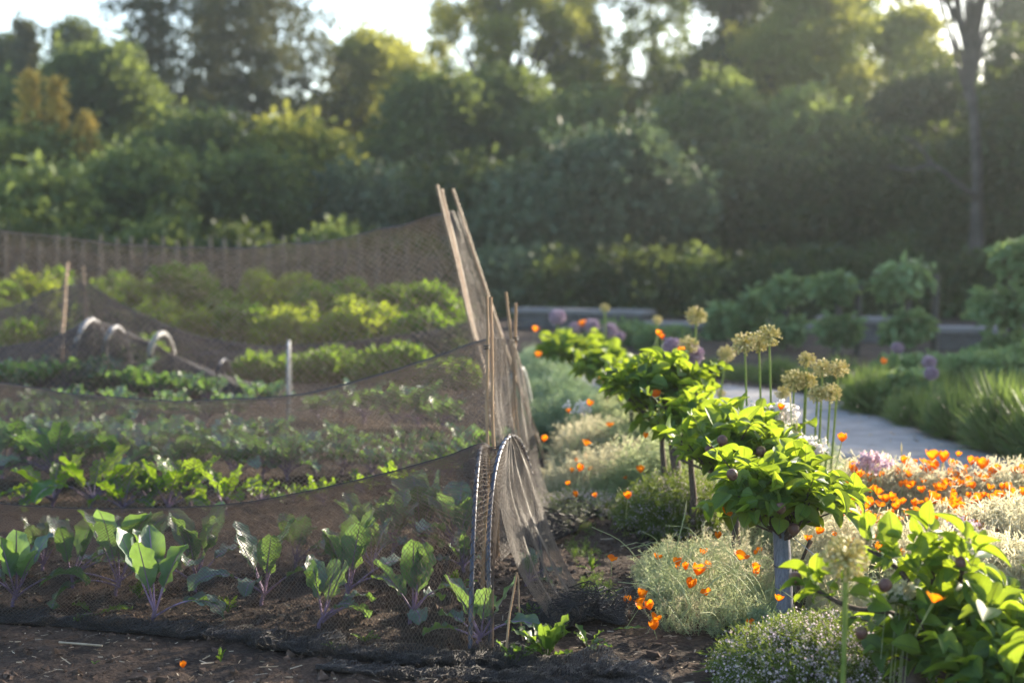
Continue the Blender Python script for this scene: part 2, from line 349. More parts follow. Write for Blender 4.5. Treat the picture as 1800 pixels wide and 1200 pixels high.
mb=MB(); n=900; k=rng.integers(0,59,n); sd_=rng.beta(.5,.7,n)[:,None]; p=re_[k]*(1-sd_)+le[k]*sd_+rng.normal(0,.08,(n,3)); p[:,2]=.041; a=rng.uniform(0,6.28,n); X,Y,Z=frames(np.stack([np.cos(a),np.sin(a),rng.normal(0,.1,n)],1),rdir(n,.5,1),rng.uniform(.006,.02,n)); mb.inst(QUADL,p,X,Y*1.5,Z)
o=mb.build('path_litter',M['straw']); tag(o,'dry leaf bits scattered along the path edges','litter',kind='stuff')
# ------------------------------------------------------------------ soil litter (nobody could count it)
mb=MB(); n=9000
p=np.stack([rng.uniform(-2.3,2.3,n),rng.uniform(4.1,8.5,n),np.zeros(n)],1); p[:,2]=[gz(a,b_) for a,b_,_ in p]
ico=[]
bv=np.array([[1,0,0],[0,1,0],[-1,0,0],[0,-1,0],[0,0,1],[0,0,-1.]]); bf=np.array([[0,1,4],[1,2,4],[2,3,4],[3,0,4],[1,0,5],[2,1,5],[3,2,5],[0,3,5]])
for k in range(n):
    pass
s=rng.gamma(1.6,.0036,n)+.002
for k in range(6):
    bvk=bv*rng.uniform(.6,1.4,(6,3)); sel=np.arange(n)%6==k; q=p[sel]; sc=s[sel]
    X,Y,Z=frames(rdir(len(q)),rdir(len(q)),sc); 
    mb.inst(dict(v=bvk,f=bf,lc=np.zeros((6,2))),q,X,Y*1.2,Z)
o=mb.build('soil_crumbs',M['clod'],smooth=False); tag(o,'loose soil crumbs scattered over the bare bed','soil crumbs',kind='stuff')
mb=MB(); n=2600
p=np.stack([rng.uniform(-2.2,1.3,n),rng.uniform(4.1,7.5,n),np.zeros(n)],1); p[:,2]=[gz(a,b_)+.004 for a,b_,_ in p]
a=rng.uniform(0,6.28,n); d=np.stack([np.cos(a),np.sin(a),rng.normal(0,.18,n)],1); X,Y,Z=frames(d,rdir(n,.3,1),rng.uniform(.0015,.005,n),rng.gamma(2.,.010,n)+.006,rng.uniform(.004,.01,n))
mb.inst(QUADL,p,X,Y,Z)
o=mb.build('dry_straw',M['straw']); tag(o,'dry straw bits and bark flakes on the soil','straw',kind='stuff')

# ------------------------------------------------------------------ nets
def prism_edges(mb, A, B, r):
    d=unit(B-A); ref=np.tile([0.3,.2,.93],(len(A),1)); X=unit(np.cross(d,ref)); Y=np.cross(d,X)
    vs=[]
    for k in range(3):
        c,s_=math.cos(k*2.094),math.sin(k*2.094); o_=(X*c+Y*s_)*r
        vs+= [A+o_,B+o_]
    V=np.stack(vs,1).reshape(-1,3); base=(np.arange(len(A))*6)[:,None,None]
    f=np.array([[0,1,3,2],[2,3,5,4],[4,5,1,0]])[None]+base
    mb.add(V,f.reshape(-1,4),.5)
def bil(Sg,u,v):
    A,B=Sg.shape[:2]; x=np.clip(u,0,1)*(A-1.0001); y=np.clip(v,0,1)*(B-1.0001); i=x.astype(int); j=y.astype(int); fx=(x-i)[:,None]; fy=(y-j)[:,None]
    return (Sg[i,j]*(1-fx)*(1-fy)+Sg[i+1,j]*fx*(1-fy)+Sg[i,j+1]*(1-fx)*fy+Sg[i+1,j+1]*fx*fy)
def lattice(mb,Sg,nu,nv,r,jit=.18,gat=1.0):
    I,J=np.meshgrid(np.arange(nu+1),np.arange(nv+1),indexing='ij')
    u=(I+rng.normal(0,jit,I.shape))/nu; v=(J+rng.normal(0,jit*.7,I.shape))/nv
    if gat!=1: w_=np.clip(2*v-1,-1,1); v=.5+.5*np.sign(w_)*np.abs(w_)**gat
    Pn=bil(Sg,u.ravel(),v.ravel()).reshape(nu+1,nv+1,3)
    ev=((I+J)%2==0)
    m1=ev[:-1,:-1]; A=Pn[:-1,:-1][m1]; B=Pn[1:,1:][m1]
    m2=ev[1:,:-1]; A2=Pn[1:,:-1][m2]; B2=Pn[:-1,1:][m2]
    A=np.concatenate([A,A2]); B=np.concatenate([B,B2])
    prism_edges(mb,A,B,r)
def interp_st(vals,us,u):
    """smooth cubic through stations"""
    vals=np.asarray(vals,float); n=len(us); out=[]
    for q in u:
        i=min(max(np.searchsorted(us,q,side='right')-1,0),n-2); h=us[i+1]-us[i]; t=(q-us[i])/h
        m0=(vals[i+1]-vals[max(i-1,0)])/(us[i+1]-us[max(i-1,0)]); m1=(vals[min(i+2,n-1)]-vals[i])/(us[min(i+2,n-1)]-us[i])
        out.append((2*t**3-3*t*t+1)*vals[i]+(t**3-2*t*t+t)*h*m0+(-2*t**3+3*t*t)*vals[i+1]+(t**3-t*t)*h*m1)
    return np.array(out)
def net_surface(st, nu=160, nv=72, wr=.006, seed=0):
    """stations: (near ground, far ground, apex, round 0..1)"""
    Nn=[s_[0] for s_ in st]; Ff=[s_[1] for s_ in st]; Aa=[s_[2] for s_ in st]; rd=[[s_[3]] for s_ in st]
    us=[0]
    for a,b_ in zip(st[:-1],st[1:]): us.append(us[-1]+np.linalg.norm((np.array(b_[2])-a[2])*[1,1,.5])+.12*np.linalg.norm(np.array(b_[0])-a[0])+.01)
    us=np.array(us)/us[-1]; u=np.linspace(0,1,nu)
    Nn,Ff,Aa,rd=[interp_st(q,us,u) for q in (Nn,Ff,Aa,rd)]
    Sg=np.zeros((nu,nv,3)); v=np.linspace(-1,1,nv)
    for j,q in enumerate(v):
        E=Nn if q<0 else Ff; s_=abs(q)                      # 0 at the ridge, 1 on the ground
        a=s_*math.pi/2
        rh=np.sin(a); rz=np.cos(a)
        th=s_; tz=(1-s_)**1.12
        k=np.clip(rd,0,1)
        hh=rh*k+th*(1-k); zz=rz*k+tz*(1-k)
        Sg[:,j,:2]=Aa[:,:2]+(E[:,:2]-Aa[:,:2])*hh
        Sg[:,j,2]=E[:,2]+(Aa[:,2]-E[:,2])*zz[:,0]
    for i in range(nu):
        for j in range(nv):
            c=Sg[i,j]; n_=mn.noise_vector(Vector(c*3.1)+Vector((seed,0,0))); n2_=mn.noise_vector(Vector(c*11)+Vector((seed,5,0)))
            s_=1-abs(v[j]); Sg[i,j]+=(np.array(n_)*wr*2.2+np.array(n2_)*wr)*(.3+s_ if s_<.6 else .9)*(0.35 if s_>.9 else 1)
    Sg[:,:,2]=np.maximum(Sg[:,:,2],.012)
    return Sg
def crumple(pts, rad, nu, turns=2.2, nv=40, amp=.5, seed=0, flat=.55):
    """rolled-up hem lying on the ground"""
    c=curve(pts,nu); t=unit(np.gradient(c,axis=0)); side=np.stack([t[:,1],-t[:,0],0*t[:,0]],1)
    rad=np.interp(np.linspace(0,1,nu),np.linspace(0,1,len(rad)),rad)
    Sg=np.zeros((nu,nv,3))
    for j in range(nv):
        a=j/(nv-1)*turns*2*math.pi; rr=(.35+.65*j/(nv-1))
        for i in range(nu):
            q=mn.noise(Vector((c[i][0]*9+seed,c[i][1]*9,a*.9)))*amp+mn.noise(Vector((c[i][0]*31+seed,c[i][1]*31,a*2)))*amp*.6
            R_=rad[i]*rr*(1+q*1.6)
            Sg[i,j]=c[i]+side[i]*R_*math.cos(a)*1.5+np.array([0,0,max(.006,R_*(flat+flat*math.sin(a)))])
    return Sg
def patch(left,right,n=70,m=24,fold=.02,seed=0,nf=5,wr=.01):
    a=curve(left,n); b_=curve(right,n); Sg=np.zeros((m,n,3))
    w_=np.linalg.norm(b_-a,axis=1); nr=np.cross(b_[n//2]-a[n//2],a[-1]-a[0]); nr=unit(nr)
    for i in range(m):
        t=i/(m-1)
        for j in range(n):
            q=a[j]*(1-t)+b_[j]*t; k=min(1,w_[j]/.12)*math.sin(math.pi*t)
            q=q+nr*(fold*.75*mn.noise(Vector((t*nf*1.6+j*.006,j*.018,seed)))*k)+np.array(mn.noise_vector(Vector(q*6)+Vector((seed,0,0))))*wr*k; q[2]=max(q[2],.01); Sg[i,j]=q
    return Sg
def ridge(net,S_,r):
    c=S_[:,S_.shape[1]//2][::3]+np.array([0,0,.002]); mb=MB(); add_tube(mb,c,r,5); mb.build('ridge_cord',M['netd'],net)
# near tunnel
def Pz(x,y,z): return np.array([x,y,z])
A1=P(845,781,5.32); A2=P(894,763,5.42)
T1=[(G(-420,1085),G(-300,985),P(-380,850,6.1),.6),
    (G(-40,1098),G(0,985),P(0,884,5.75),.15),(G(160,1108),G(190,990),P(150,893,5.62),.1),(G(310,1120),G(330,1000),P(300,891,5.56),.1),
    (G(440,1135),G(450,1010),P(430,881,5.5),.12),(G(560,1150),G(570,1020),P(560,857,5.44),.2),(G(680,1163),G(680,1028),P(690,826,5.38),.35),
    (G(770,1168),G(770,1032),P(785,801,5.34),.6),(G(824,1166),G(852,1028),A1,1),(G(862,1166),G(900,1022),(A1+A2)/2+Pz(0,0,-.035),.8),
    (G(868,1160),G(955,1012),A2,.9)]
net1=thing('garden_net','dark mesh net over low hoops covering the nearest kale bed','net',G(500,1060),'mesh nets over the beds')
S1=net_surface(T1,240,90,.005)
mb=MB(); lattice(mb,S1,400,160,.00098,.22,1.18)
mb.build('mesh_panel',M['netk'],net1); ridge(net1,S1,.0016)
mb=MB(); lattice(mb,patch([A2,P(874,835,5.25),P(885,920,5.15),P(915,1010,5.08),G(975,1108)+[0,0,.01]],[A2+Pz(.01,.03,0),P(928,812,5.5),P(948,872,5.5),P(976,950,5.45),P(1018,1030,5.4),G(1085,1085)],90,40,.035,1,5),84,124,.00105,.28)
mb.build('end_panel',M['net'],net1)  # paler cord than the mesh panel: sunlight put into its colour
mb=MB(); lattice(mb,crumple([G(*q) for q in [(-300,1080),(0,1092),(150,1103),(330,1118),(480,1138),(620,1156),(760,1168),(860,1172),(980,1182),(1100,1192),(1180,1215)]],[.03,.034,.04,.045,.05,.05,.045,.05,.06,.05,.02],420,2.6,44,.55,3),620,70,.0011,.5)
lattice(mb,crumple([G(*q) for q in [(925,1120),(985,1098),(1030,1078),(1078,1092),(1095,1100)]],[.03,.075,.08,.05,.01],60,3,44,.6,9,.75),84,50,.0017,.5)
lattice(mb,crumple([G(*q) for q in [(560,1175),(700,1190),(860,1196),(1000,1205),(1130,1210)]],[.02,.035,.04,.035,.02],110,2.4,40,.6,19),230,56,.0011,.5)
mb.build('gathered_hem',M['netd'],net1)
# second tunnel
T2=[(G(-500,900),G(-300,800),P(-400,640,8.8),.3),(G(-60,905),G(0,815),P(0,672,8.0),.15),(G(150,915),G(180,820),P(150,692,7.8),.1),(G(310,925),G(330,825),P(300,702,7.6),.1),
    (G(450,935),G(460,835),P(430,699,7.45),.15),(G(570,945),G(580,840),P(550,687,7.3),.2),(G(680,955),G(690,850),P(650,662,7.15),.3),(G(760,965),G(780,860),P(750,629,7.0),.45),
    (G(835,975),G(850,872),P(832,602,6.9),.6),(G(874,982),G(912,880),P(868,592,6.85),.5)]
net2=thing('garden_net','brown mesh net hung from tall canes over the second bed','net',G(450,880),'mesh nets over the beds')
mb=MB(); S2=net_surface(T2,200,80,.012,3); lattice(mb,S2,290,140,.00155,.2,1.25); mb.build('mesh_panel',M['net'],net2); ridge(net2,S2,.003)
mb=MB(); lattice(mb,patch([P(867,592,6.8),P(864,690,6.75),P(868,800,6.6),P(872,900,6.5),G(880,990)],[P(904,597,7.3),P(922,662,7.4),P(938,750,7.4),P(952,830,7.45),G(978,905)],90,40,.05,4,5),70,150,.0014,.25)
mb.build('end_panel',M['net'],net2)
mb=MB(); lattice(mb,crumple([G(*q) for q in [(940,960),(985,930),(1030,890),(1110,880),(1180,868)]],[.05,.08,.06,.05,.02],60,3,40,.6,12,.6),120,60,.0014,.5)
mb.build('gathered_hem',M['netd'],net2)
# tall far net
T3=[(G(-400,760),G(-350,660),P(-300,380,12.4),.3),(G(-50,765),G(0,668),P(0,401,11.4),.15),(G(190,775),G(220,675),P(200,425,11.0),.1),(G(420,785),G(450,690),P(420,431,10.6),.1),
    (G(600,800),G(640,705),P(600,414,10.2),.15),(G(730,815),G(770,730),P(710,390,9.95),.25),(G(872,848),G(930,785),P(783,371,9.7),.2)]
net3=thing('garden_net','tall see-through mesh net sloping from the leaning cane tops','net',G(450,760),'mesh nets over the beds')
mb=MB(); S3=net_surface(T3,160,80,.02,6); lattice(mb,S3,210,130,.0021,.2,1.2); mb.build('mesh_panel',M['net'],net3); ridge(net3,S3,.005)
mb=MB(); lattice(mb,patch([P(783,371,9.7),P(806,460,9.4),P(830,570,9.1),P(852,690,8.8),G(878,850)],[P(806,372,9.8),P(846,480,9.8),P(880,595,9.8),P(914,712,9.75),G(968,802)],90,40,.05,2,5),52,180,.0019,.25)
mb.build('end_panel',M['net'],net3)
# low hoop net and peaked net behind
T5=[(G(-300,740),G(-250,680),P(-300,640,14),.5),(G(-30,722),G(0,668),P(0,609,13.6),.3),(G(70,718),G(100,665),P(90,592,13.4),.5),(G(128,715),G(170,662),P(162,566,13.2),1),(G(215,712),G(240,660),P(205,580,13.1),1),
    (G(270,710),G(300,660),P(270,606,13),.5),(G(350,708),G(380,665),P(350,648,12.9),.4),(G(430,705),G(450,672),P(440,688,12.7),.4)]
net5=thing('garden_net','low grey mesh net over hoops above the large cabbages','net',G(150,700),'mesh nets over the beds')
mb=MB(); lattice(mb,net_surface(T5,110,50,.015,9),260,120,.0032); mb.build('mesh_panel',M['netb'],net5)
T4=[(G(-300,680),G(-250,630),P(-300,600,17.5),.3),(G(-30,672),G(0,625),P(0,543,17),.2),(G(60,670),G(80,625),P(62,519,16.6),.2),(G(110,668),G(130,622),P(120,500,16.4),.4),(G(150,667),G(180,620),P(152,497,16.2),.4),
    (G(240,665),G(260,622),P(232,541,16),.2),(G(340,664),G(350,625),P(330,583,15.8),.2),(G(450,662),G(460,628),P(450,606,15.6),.2),(G(600,660),G(610,630),P(600,600,15.4),.2),(G(720,660),G(740,630),P(720,585,15.2),.2),(G(830,660),G(850,630),P(835,562,15),.4)]
net4=thing('garden_net','dark mesh net rising to a peak at two bamboo canes','net',G(300,660),'mesh nets over the beds')
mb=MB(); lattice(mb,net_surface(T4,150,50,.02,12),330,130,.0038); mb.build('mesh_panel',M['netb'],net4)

# ------------------------------------------------------------------ hoops
def hoop(label,a,top,b_,r,mat,name='net_hoop'):
    a=np.array(a);b_=np.array(b_);top=np.array(top); pts=[]
    for s in np.linspace(0,math.pi,30):
        q=(1-math.cos(s))/2; z=math.sin(s)**.8 if math.sin(s)>0 else 0
        base=a*(1-q)+b_*q; mid=(a+b_)/2; off=(top-mid); pts.append(base+np.array([off[0],off[1],0])*z+np.array([0,0,top[2]*z-(0.05 if s in(0,) else 0)]))
    mb=MB(); add_tube(mb,pts,r,10); o=mb.build(name,M[mat]); sp=MB(); cp=curve(pts,420 if r<.012 else 40); aa=np.arange(len(cp))*.55; tt=unit(np.gradient(cp,axis=0)); e1=unit(np.cross(tt,[.99,.1,0.])); e2=np.cross(tt,e1)
    if r<.012: add_tube(sp,cp+(e1*np.cos(aa)[:,None]+e2*np.sin(aa)[:,None])*r*1.12,.0014,4); sp.build('net_lacing',M['netd'],o)
    o=o; tag(o,label,'hoop','hoops holding up nets'); return o
hoop('blue-grey pipe hoop, left of the two in the nearest net',G(826,1162),A1+Pz(0,0,-.012),G(852,1030),.0082,'hoop')
hoop('blue-grey pipe hoop with pale arched top beside the tan net end',G(864,1135),A2+Pz(0,0,-.012),G(953,1014),.0082,'hoop')
hoop('dark grey hoop at left end, tallest above the cabbages',G(124,697),P(160,562,12.9),G(186,675),.024,'hoopg')
hoop('grey hoop, middle one of three above the cabbages',G(178,690),P(203,575,12.8),G(228,672),.024,'hoopg')
hoop('pale hoop at right of three, standing clear of net',G(258,690),P(283,586,12.9),G(307,672),.024,'hoopw')
hoop('dark hoop half hidden behind the tall sloping net',G(378,690),P(393,632,13.2),G(405,675),.016,'hoop')
hoop('white hoop seen edge-on behind the mesh like a short post',G(506,745),P(508,600,11.2),G(510,725),.014,'hoopw')
hoop('white hoop leg poking out right of the brown net',G(928,760),P(917,648,9.9),G(940,750),.016,'hoopw')
# ------------------------------------------------------------------ canes
def cane(label,base,top,r,grp,extra=None):
    base=np.array(base);top=np.array(top); L_=np.linalg.norm(top-base); n=int(L_/.19)+2
    pts=[];rad=[]
    for i in range(n):
        t=i/(n-1)
        for dt,k in ((-.012,1),(0,1.18),(.012,1)):
            tt=min(max(t+dt,0),1); q=base*(1-tt)+top*tt; q=q+np.array([mn.noise(Vector((tt*3,base[0]*7,0)))*.012,0,0]); pts.append(q); rad.append(r*k*(1.05-.2*tt))
    keep=[0]+[i for i in range(1,len(pts)) if np.linalg.norm(pts[i]-pts[i-1])>1e-4]
    mb=MB(); add_tube(mb,[pts[i] for i in keep],[rad[i] for i in keep],8)
    t_=thing('bamboo_cane',label,'cane',base,grp); mb.build('stem',M['cane'],t_)
    if extra is not None:
        mb=MB(); c=base+(top-base)*extra; a=np.linspace(0,12.5,26)
        add_tube(mb,np.stack([c[0]+np.cos(a)*r*1.7,c[1]+np.sin(a)*r*1.7,c[2]+(a-6)*.0018],1),.003,5); mb.build('cord_tie',M['tie'],t_)
    return t_
g2='canes holding the second net'; g3='canes holding the tall net'
cane('left cane of the near pair tied above the second net',G(862,975),P(854,520,6.45),.0075,g2,.80)
cane('right cane of the near pair tied above the second net',G(876,978),P(861,522,6.5),.0075,g2)
cane('tall cane leaning left, highest behind the second net corner',G(925,905),P(890,513,7.3),.0085,g2)
cane('cane leaning right beside the second net corner',G(900,900),P(907,533,7.3),.0085,g2,.83)
cane('tallest leaning cane at the far net corner',G(895,840),P(768,326,9.4),.011,g3)
cane('cane just right of the tallest one at the far net corner',G(897,842),P(776,333,9.45),.010,g3)
cane('bent cane holding the outer edge of the tall net',G(955,808),P(796,333,9.8),.011,g3)
g4='canes at the peaked net'
cane('orange-brown cane standing in front of the peaked net',G(104,668),P(118,462,15.5),.022,g4)
cane('cane at the very peak of the dark net',G(158,655),P(146,468,16.3),.022,g4)
g1='thin canes inside the nearest net'
cane('thin cane stuck in soil right of the second hoop',G(888,1168),P(908,1005,4.75),.004,g1)
cane('thinner pale cane by the tan net end',G(919,1125),P(912,1010,5.05),.0035,g1)
cane('dark cane rising behind the first hoop',G(848,1035),P(857,830,5.75),.008,g1)
# ------------------------------------------------------------------ far stake fence
fe=thing('stake_fence','long row of thin wooden stakes in front of the trees','fence',P(360,495,24))
for i,px in enumerate(np.arange(-40,735,27.0)):
    px+=random.uniform(-5,5); ty=418+random.uniform(-7,9)-(8 if px<60 else 0); q=P(px,ty,24+random.uniform(-.2,.2)); b_=q.copy(); b_[2]=0; b_[0]+=random.uniform(-.06,.06)
    mb=MB(); add_tube(mb,[b_,q],[.034,.028],6); mb.build('stake',M['stake'],fe)
for z in (.55,1.0): 
    mb=MB(); add_tube(mb,[P(-60,450,24.06)*[1,1,0]+[0,0,z],P(740,450,24.06)*[1,1,0]+[0,0,z]],.016,5); mb.build('rail',M['stake'],fe)
mb=MB(); SS=np.zeros((60,12,3))
for i in range(60):
    x=-8.6+i*(7.4/59)
    for j in range(12): SS[i,j]=[x+.02*mn.noise(Vector((x*5,j,0))),24.2+.04*mn.noise(Vector((x*3,j*.5,1))),.02+j/11*(1.28+.08*math.sin(x*1.3))]
lattice(mb,SS,300,52,.0055,.2); mb.build('mesh_backing',M['netb'],fe)

# ------------------------------------------------------------------ kale
def big_leaf(mb,mat,base,az,el,pl,bl,bw,bend,cup=.25,ruf=.02,tint=.5,roll=0,lobes=3,nx=9,ny=13,stem=None,pr=.004,smat=0,tipbend=0):
    """one leaf: petiole + blade following a curved midrib; returns tip"""
    n=ny; tot=pl+bl; h=np.array([math.cos(az),math.sin(az),0]); side0=np.array([-math.sin(az),math.cos(az),0])
    pts=[np.array(base,float)]; els=[]; m=8; st=[]
    for i in range(m+n-1):
        st.append((pl/m) if i<m else bl/(n-1))
        t=(sum(st))/tot; e=el-bend*t*t - tipbend*max(0,t-.75)*4; els.append(e); pts.append(pts[-1]+st[-1]*(h*math.cos(e)+np.array([0,0,1])*math.sin(e)))
    pts=np.array(pts); mid=pts[m:]; els=np.array(els+[els[-1]])[m:]
    pr_=np.concatenate([np.linspace(pr*1.3,pr,m),np.linspace(pr,pr*.25,n)])
    add_tube(stem if stem is not None else mb,pts[:len(pr_)]+np.array([0,0,0]),pr_,5,.5,smat)
    v=[];lc=[]; ph=random.uniform(0,6)
    for j in range(n):
        s=j/(n-1); e=els[j]; t_=h*math.cos(e)+np.array([0,0,1])*math.sin(e); nr=np.cross(side0,t_)  # leaf normal (upper side)
        nr=-nr if nr[2]<0 and abs(e)<1.2 else nr
        cr,sr=math.cos(roll*s),math.sin(roll*s); sd=side0*cr+nr*sr; nn=nr*cr-side0*sr
        prof=math.sin(math.pi*min(1,s*.95+.035)**1.25)**.6
        prof*=1+.03*math.sin(s*21+ph)+.02*math.sin(s*43+ph*2)
        if s<.12: prof*=.35+.65*s/.12
        for i in range(nx):
            x=2*i/(nx-1)-1; ax=abs(x)
            off=cup*ax*ax*prof*bw*.5 + ruf*ax**2*math.sin(s*19+ph+(2 if x>0 else 0)) + ruf*.35*math.sin(s*26+ax*6)*min(1,ax*2)
            v.append(mid[j]+sd*x*bw*.5*prof*(1-.12*cup*ax)+nn*off); lc.append([x,s])
    mb.add(np.array(v),grid_faces(nx,n),tint,np.array(lc),0)
    return pts[-1]
def kale(label,px,py,ty,leaves,grp='young kale plants under the nearest net',mat='kale',cat='kale plant',name='kale_plant',low=2,sc=1.0,spread=.35):
    base=G(px,py); base[2]=gz(base[0],base[1])-.005; top=P(px,ty,base[1]); hh=(top[2]-base[2])*(1.25 if spread>1 else 1.12)
    t_=thing(name,label,cat,base,grp)
    st=MB(); sh=hh*.17; lean=random.uniform(-.02,.02)
    crown=base+np.array([lean,0,sh]); add_tube(st,curve([base,base+np.array([lean*.2,0,sh*.5]),crown],7),np.linspace(.0075,.006,7)*sc,7)
    a0=random.uniform(0,6.28); 
    specs=[]
    for k in range(leaves):
        if isinstance(leaves,int):
            az=a0+k*2.4+random.uniform(-.3,.3); f=random.uniform(.75,1.0) if k else 1.0
            L_=(hh-sh)*f*1.02; specs.append((az,R(random.uniform(64,87))-spread*.3,L_*.36,L_*.70,L_*random.uniform(.31,.43),random.uniform(.0,.5)))
    for k in range(low):
        az=random.uniform(0,6.28) if k else random.choice([0,math.pi])+random.uniform(-.5,.5); L_=hh*random.uniform(.6,.95)
        specs.append((az,R(random.uniform(25,50)),L_*.45,L_*.62,L_*.34,random.uniform(.9,1.7)))
    for az,el,pl,bl,bw,bd in specs:
        mb=MB(); off=crown-np.array([0,0,random.uniform(0,sh*.5)])
        big_leaf(mb,mat,off,az,el,pl,bl,bw,bd,random.uniform(.1,.5),.008*sc,random.uniform(.1,.8),random.uniform(-.6,.6),smat=1,pr=.0032*sc,tipbend=random.choice([0,0,.25]))
        mb.build('leaf',[M[mat],M['kalestem']],t_)
    st.build('stem',M['kalestem'],t_)
    return t_
K=[('broad-leaved kale plant cut by the left edge of the photo',22,1072,935,5,2),
('small kale with one flopped pale leaf behind the leftmost plant',128,1028,905,3,2),
('tall kale with two upright leaves, third from the left',203,1048,895,4,3),
('kale with round blue-green leaves and long purple foot',268,1103,940,5,1),
('tallest kale with wide upright leaf, fifth from the left',343,1036,892,4,2),
('kale with forked upright leaves left of the net centre',459,1064,925,4,2),
('short kale with folded leaf and pale lower leaves at front',560,1105,990,3,3),
('kale with pointed leaves behind the short folded one',605,1056,908,5,1),
('kale with twin bright leaves and arching side leaves',720,1092,958,3,3),
('single upright kale leaf plant at net centre rear',655,1010,905,3,1),
('kale with large bright leaf just left of the near hoop leg',838,1135,1012,3,2),
('kale seen between the two hoop legs',815,1010,938,4,1),
('leafy kale at the back row near the net crest, leftmost',640,975,872,6,1),
('leafy kale at the back row, tallest near the hoop',745,965,838,8,2),
('leafy kale at the back row beside the hoops',810,985,858,7,1),
('curled kale at the back row under the net crest',690,985,868,6,1),
('dim kale behind the net crest at far left',75,1000,905,4,1),
('dim kale behind the net crest between two tall plants',265,995,905,4,0),
('small kale seen low right of the second hoop',925,1030,968,3,1),
('dim kale behind the net crest left of centre',520,995,905,4,1)]
for q in K: kale(*q[:4],q[4]+1,low=q[5]+1,sc=1.0)
# second bed: beets near, brassicas behind
B2=[('wide beet plant between the low one and the broadest',300,902,812,6,'chard'),('floppy beet plant right of the broadest one',398,905,822,6,'chard'),('leafy beet plant hidden low behind net crest, middle',570,888,838,6,'chard'),('beet plant by the first hoop behind the net crest',700,872,815,7,'chard'),('beet leaves low between red-stalked and pale-stalked plants',215,905,832,5,'chard'),
('beet plant with floppy leaf bunch at left under the second net',92,892,806,6,'chard'),('upright beet plant with red stalks beside the floppy one',158,896,792,6,'chard'),('low beet seedling by the left photo edge in second bed',38,880,852,4,'chard'),
('low beet plant with pale stalks left of the broadest one',262,892,815,6,'chard'),('broadest bright beet plant in the second bed',335,892,800,9,'chard'),('small round-leaved beet right of the broadest one',452,890,842,5,'chard'),
('tiny beet just above the near net crest',516,880,848,3,'chard'),('beet plant at right end of second bed by the hoops',770,845,795,7,'chard'),('low bright beet near the net crest right of centre',640,865,828,5,'chard')]
for l,px,py,ty,n,mt in B2: kale(l,px,py,ty,n,'beet plants in the second bed',mt,'beet plant','beet_plant',4,1.2,1.15)
tops=[(5,728),(48,725),(92,738),(135,745),(178,752),(222,748),(268,738),(318,760),(368,752),(415,768),(462,755),(505,772),(555,762),(600,768),(655,790),(700,785),(745,792),(790,772),(832,745)]
tagn=['far left edge','left, tall and curly','left, pale topped','left of the gap','left centre, drooping','left centre, upright','with pale curled tip','behind the broad beet','behind the broad beet, right side','low and rounded','right of the low rounded one','dense, mid row','mid row, pale leaved','mid row, near right','low, by the bright beets','right, frosted leaves','right, low','just behind the hoops','highest, against the canes']
for (px,ty),tn in zip(tops,tagn):
    kale('blue-green brassica in the back row of second bed, '+tn,px,838+random.uniform(-6,8),ty,8,'brassicas in the back row','brass','brassica','brassica_plant',2,1.5,1.3)
for i in range(15):
    px=20+i*57+random.uniform(-14,14)
    kale('blue-green brassica of the second bed further back, '+['far left','left end','left, second pair','left, under the ridge','left of bed middle','left middle','by the tall beet','behind broad beet','middle','right of middle','behind the small beet','right middle','near right','right end','beside the canes'][i],px,800+random.uniform(-6,6),724+random.uniform(-4,18)+max(0,i-5)*3,8,'brassicas further back in the second bed','brass','brassica','brassica_plant',2,1.6,1.3)
# big cabbages under the low net
cb=[(-5,630),(35,640),(78,632),(118,640),(128,625),(165,660),(205,640),(240,655),(232,628),(275,650),(330,655),(372,665),(300,690),(60,690),(210,700),(130,700),(20,712),(95,715),(165,716),(250,712),(300,722),(360,705),(405,690)]
for i,(px,ty) in enumerate(cb):
    by=708 if i<12 else (728 if i<16 else 748)
    kale('large grey-green cabbage under low net, '+['at the photo edge','second from left','third from left','before first hoop','inside first hoop','right of first hoop','between two grey hoops','under pale hoop','behind middle hoop','right of pale hoop','near net slope','rightmost by net slope','front, rightmost','front, leftmost','front, right of centre','front, left of centre','foremost at left edge','foremost, second','foremost, third','foremost, fourth','foremost, fifth','foremost, sixth','foremost, last before net slope'][i],px,by,min(ty,by-45),11,'large cabbages under the low net','brass','cabbage','cabbage_plant',3,2.6,1.3)
# brassicas under the tall net, right part
for i,(px,py,ty) in enumerate([(640,745,668),(690,750,675),(735,750,672),(780,752,690),(560,735,690),(600,738,690),(440,715,668),(480,715,670)]):
    kale('pale brassica seen through tall net, '+['left of the centre group','centre of the group','right of the centre group','rightmost by the canes','low by white hoop','between white hoop and pale group','left by the dark hoop','second from the dark hoop'][i],px,py,ty,8,'brassicas seen through the tall net','brass','brassica','brassica_plant',2,1.8,1.3)

# ------------------------------------------------------------------ generic foliage masses
def blob_points(c, rx, ry, rz, n, shell=.45, zmin=None):
    d=rdir(n); r=rng.uniform(shell,1,n)**.6
    p=np.array(c)+d*r[:,None]*np.array([rx,ry,rz])
    if zmin is not None: k=p[:,2]>zmin; p=p[k]; d=d[k]
    return p,d
def fill(mb,tps,p,size,tint,mat=0,d=None,up=None,sx=None):
    n=len(p); d=rdir(n) if d is None else d; up=rdir(n) if up is None else up
    X,Y,Z=frames(d,up,size if sx is None else sx,size,size); 
    tint=np.broadcast_to(tint,(n,)); k=rng.integers(0,len(tps),n)
    for q in range(len(tps)):
        s_=k==q; mb.inst(tps[q],p[s_],X[s_],Y[s_],Z[s_],tint[s_],mat)
